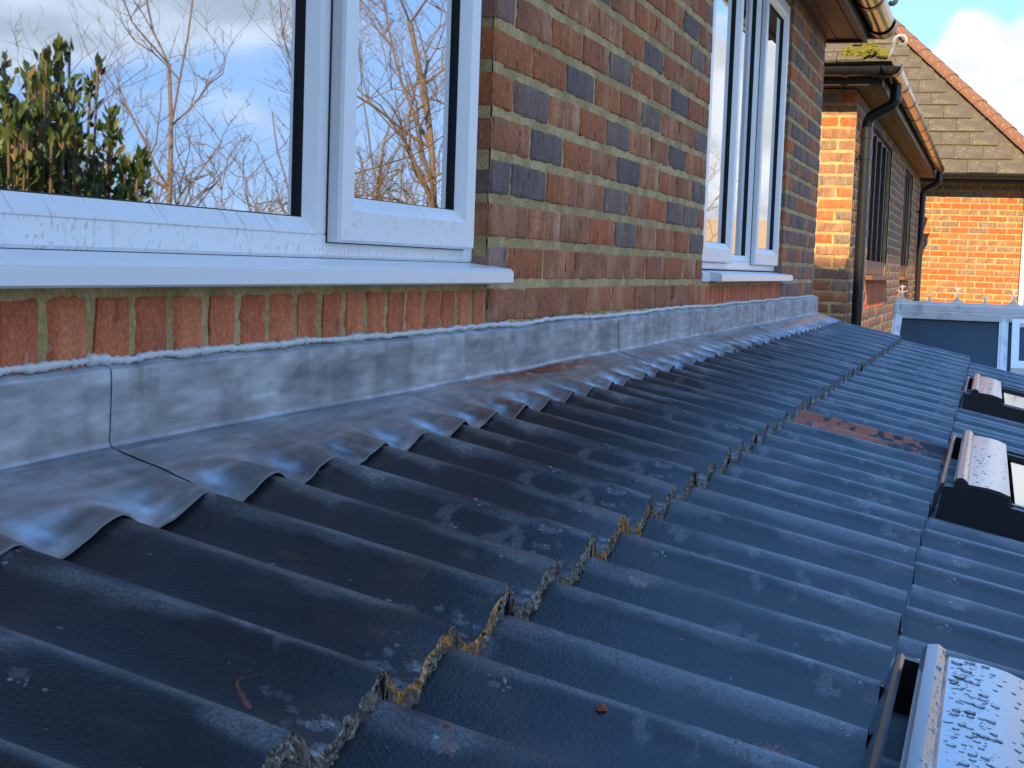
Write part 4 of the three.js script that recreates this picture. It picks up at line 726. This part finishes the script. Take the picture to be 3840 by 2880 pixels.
function thicket(label, x, z, top, w, n, seed) {
  const t = thing('bare_shrub', label, 'shrub', 'bare shrubs in the garden', [x, GROUND, z]), R = rng(seed), stems = [], twigs = [];
  const seg = (list, a, b, r0, r1, k) => { const d = b.clone().sub(a), L = d.length(), g = new THREE.CylinderGeometry(r1, r0, L * 1.03, k, 1, true); g.translate(0, L / 2, 0); g.applyQuaternion(new THREE.Quaternion().setFromUnitVectors(new THREE.Vector3(0, 1, 0), d.normalize())); g.translate(a.x, a.y, a.z); list.push(g); };
  const rv = k => new THREE.Vector3(R() - 0.5, R() - 0.45, R() - 0.5).multiplyScalar(k);
  for (let s = 0; s < n; s++) {
    let p = new THREE.Vector3((R() - 0.5) * w * 0.6, 0, (R() - 0.5) * w * 0.5), d = new THREE.Vector3((R() - 0.5) * 0.25, 1, (R() - 0.5) * 0.25).normalize(); const H = (top - GROUND) * (0.72 + 0.28 * R()), N = 16, r = 0.016 + 0.01 * R();
    for (let i = 0; i < N; i++) {
      d.add(rv(0.3)).normalize(); const q = p.clone().addScaledVector(d, H / N); seg(stems, p, q, r * (1 - 0.8 * i / N), r * (1 - 0.8 * (i + 1) / N), 5);
      if (i > 8) for (let k = 0; k < 2; k++) { let a = q.clone(), e = d.clone().multiplyScalar(0.4).add(rv(1.5)).normalize(); for (let j = 0; j < 4; j++) { e.add(rv(0.8)).normalize(); const b = a.clone().addScaledVector(e, 0.085 + 0.05 * R()); seg(twigs, a, b, 0.005 - 0.0008 * j, 0.0042 - 0.0008 * j, 3); if (R() < 0.7) { const f = e.clone().add(rv(1.8)).normalize(), c = b.clone().addScaledVector(f, 0.06 + 0.07 * R()); seg(twigs, b, c, 0.003, 0.0018, 3); seg(twigs, c, c.clone().add(rv(0.14)), 0.0018, 0.001, 3); } a = b; } }
      p = q;
    }
  }
  part('stem', merge(stems), bark, t); part('twigs', merge(twigs), bark, t, 'stuff'); return t;
}
thicket('low tangle of bare stems right behind the evergreen shrub', 5.9, 4.35, 0.62, 1.2, 14, 701);
thicket('bramble-like bare shrub under the forked tree', 7.4, 4.5, 0.80, 1.6, 22, 702);
thicket('dense bare shrub under the hawthorn', 8.7, 4.5, 0.95, 1.6, 26, 703);
thicket('bare shrub at the foot of the tall twiggy tree', 10.4, 4.3, 1.1, 1.8, 26, 704);
thicket('bare shrub at the foot of the broad tree', 12.6, 4.3, 1.25, 2.0, 26, 705);
{
  const b = thing('evergreen_shrub', 'tall evergreen shrub with glossy green and bronze leaves', 'shrub', undefined, [3.75, GROUND, 3.55]);
  const R = rng(601), stems = [], leaves = [new MB(), new MB(), new MB()];
  const leaf = (m, p, d, l, w) => { const s = new THREE.Vector3(R() - 0.5, R() - 0.5, R() - 0.5).cross(d).normalize().multiplyScalar(w), mid = p.clone().addScaledVector(d, l * 0.5), tip = p.clone().addScaledVector(d, l), n = new THREE.Vector3().crossVectors(s, d).normalize().multiplyScalar(w * 0.3); const P = v => m.v(v.x, v.y, v.z), a = P(p), b1 = P(mid.clone().add(s).add(n)), c = P(tip), d1 = P(mid.clone().sub(s).add(n)), e = P(mid); m.t(a, b1, e); m.t(e, b1, c); m.t(a, e, d1); m.t(e, c, d1); };
  for (let k = 0; k < 120; k++) {
    const a = R() * 2 * PI, rr = Math.sqrt(R()), bx = Math.cos(a) * rr * 0.75, bz = Math.sin(a) * rr * 0.5, lob = vnoise(bx * 3.2 + 5, bz * 3, 4), top = -GROUND + 0.20 + 0.85 * lob * (1.05 - 0.55 * rr * rr) + (k % 9 === 0 ? 0.12 : 0), p0 = new THREE.Vector3(bx * 0.35, k < 20 ? 0 : 1.2, bz * 0.35), p1 = new THREE.Vector3(bx, top, bz);
    stems.push(tubeG([[p0.x, p0.y, p0.z], [bx * 0.85, lerp(p0.y, top, 0.6), bz * 0.85], [p1.x, p1.y, p1.z]], 0.008, 4, 6));
    for (let j = 0; j < 60; j++) { const f = 1 - Math.pow(R(), 1.6) * 0.55, tip = f > 0.96; const c = new THREE.Vector3(lerp(bx * 0.6, bx, f), lerp(p0.y, top, f), lerp(bz * 0.6, bz, f)).add(new THREE.Vector3(R() - 0.5, R() - 0.5, R() - 0.5).multiplyScalar(tip ? 0.03 : 0.13)); const d = new THREE.Vector3(R() - 0.5, R() * 0.9 + (tip ? 0.6 : 0.1), R() - 0.5).normalize(); leaf(leaves[R() < 0.10 ? 2 : R() < 0.45 ? 1 : 0], c, d, 0.055 + 0.035 * R(), 0.013 + 0.006 * R()); }
  }
  part('stem', merge(stems), bark, b); leaves.forEach((m, i) => part('foliage', m.geo(), leafMats[i], b, 'stuff'));
}
{
  const f = thing('distant_bungalow', 'distant cream bungalow with a tawny roof beyond the garden trees', 'house', undefined, [58, GROUND, 10]);
  part('wall', boxG(-4, 4, 0, 3.2, -6, 6), M({ color: new THREE.Color().setRGB(0.62, 0.5, 0.34), roughness: 0.9 }), f);
  const m = new MB(), T = p => m.v(...p, p[2], p[1]); for (const q of [-1, 1]) m.q(T([q * 4.5, 3.05, -6.4]), T([q * 4.5, 3.05, 6.4]), T([0, 5.2, 6.4]), T([0, 5.2, -6.4])); for (const z of [-6, 6]) m.t(T([-4, 3.2, z]), T([4, 3.2, z]), T([0, 5.1, z]));
  part('roof', m.geo(0.1), M({ color: new THREE.Color().setRGB(0.42, 0.29, 0.16), roughness: 0.9 }), f);
  for (const z of [-3.6, 0, 3.6]) { const w = subgroup('window', f); part('frame', boxG(-4.05, -4.001, 1.0, 2.2, z - 0.8, z + 0.8), upvc, w); part('pane', boxG(-4.07, -4.051, 1.08, 2.12, z - 0.72, z + 0.72), gasket, w); }
}
renderer.render(scene, camera);
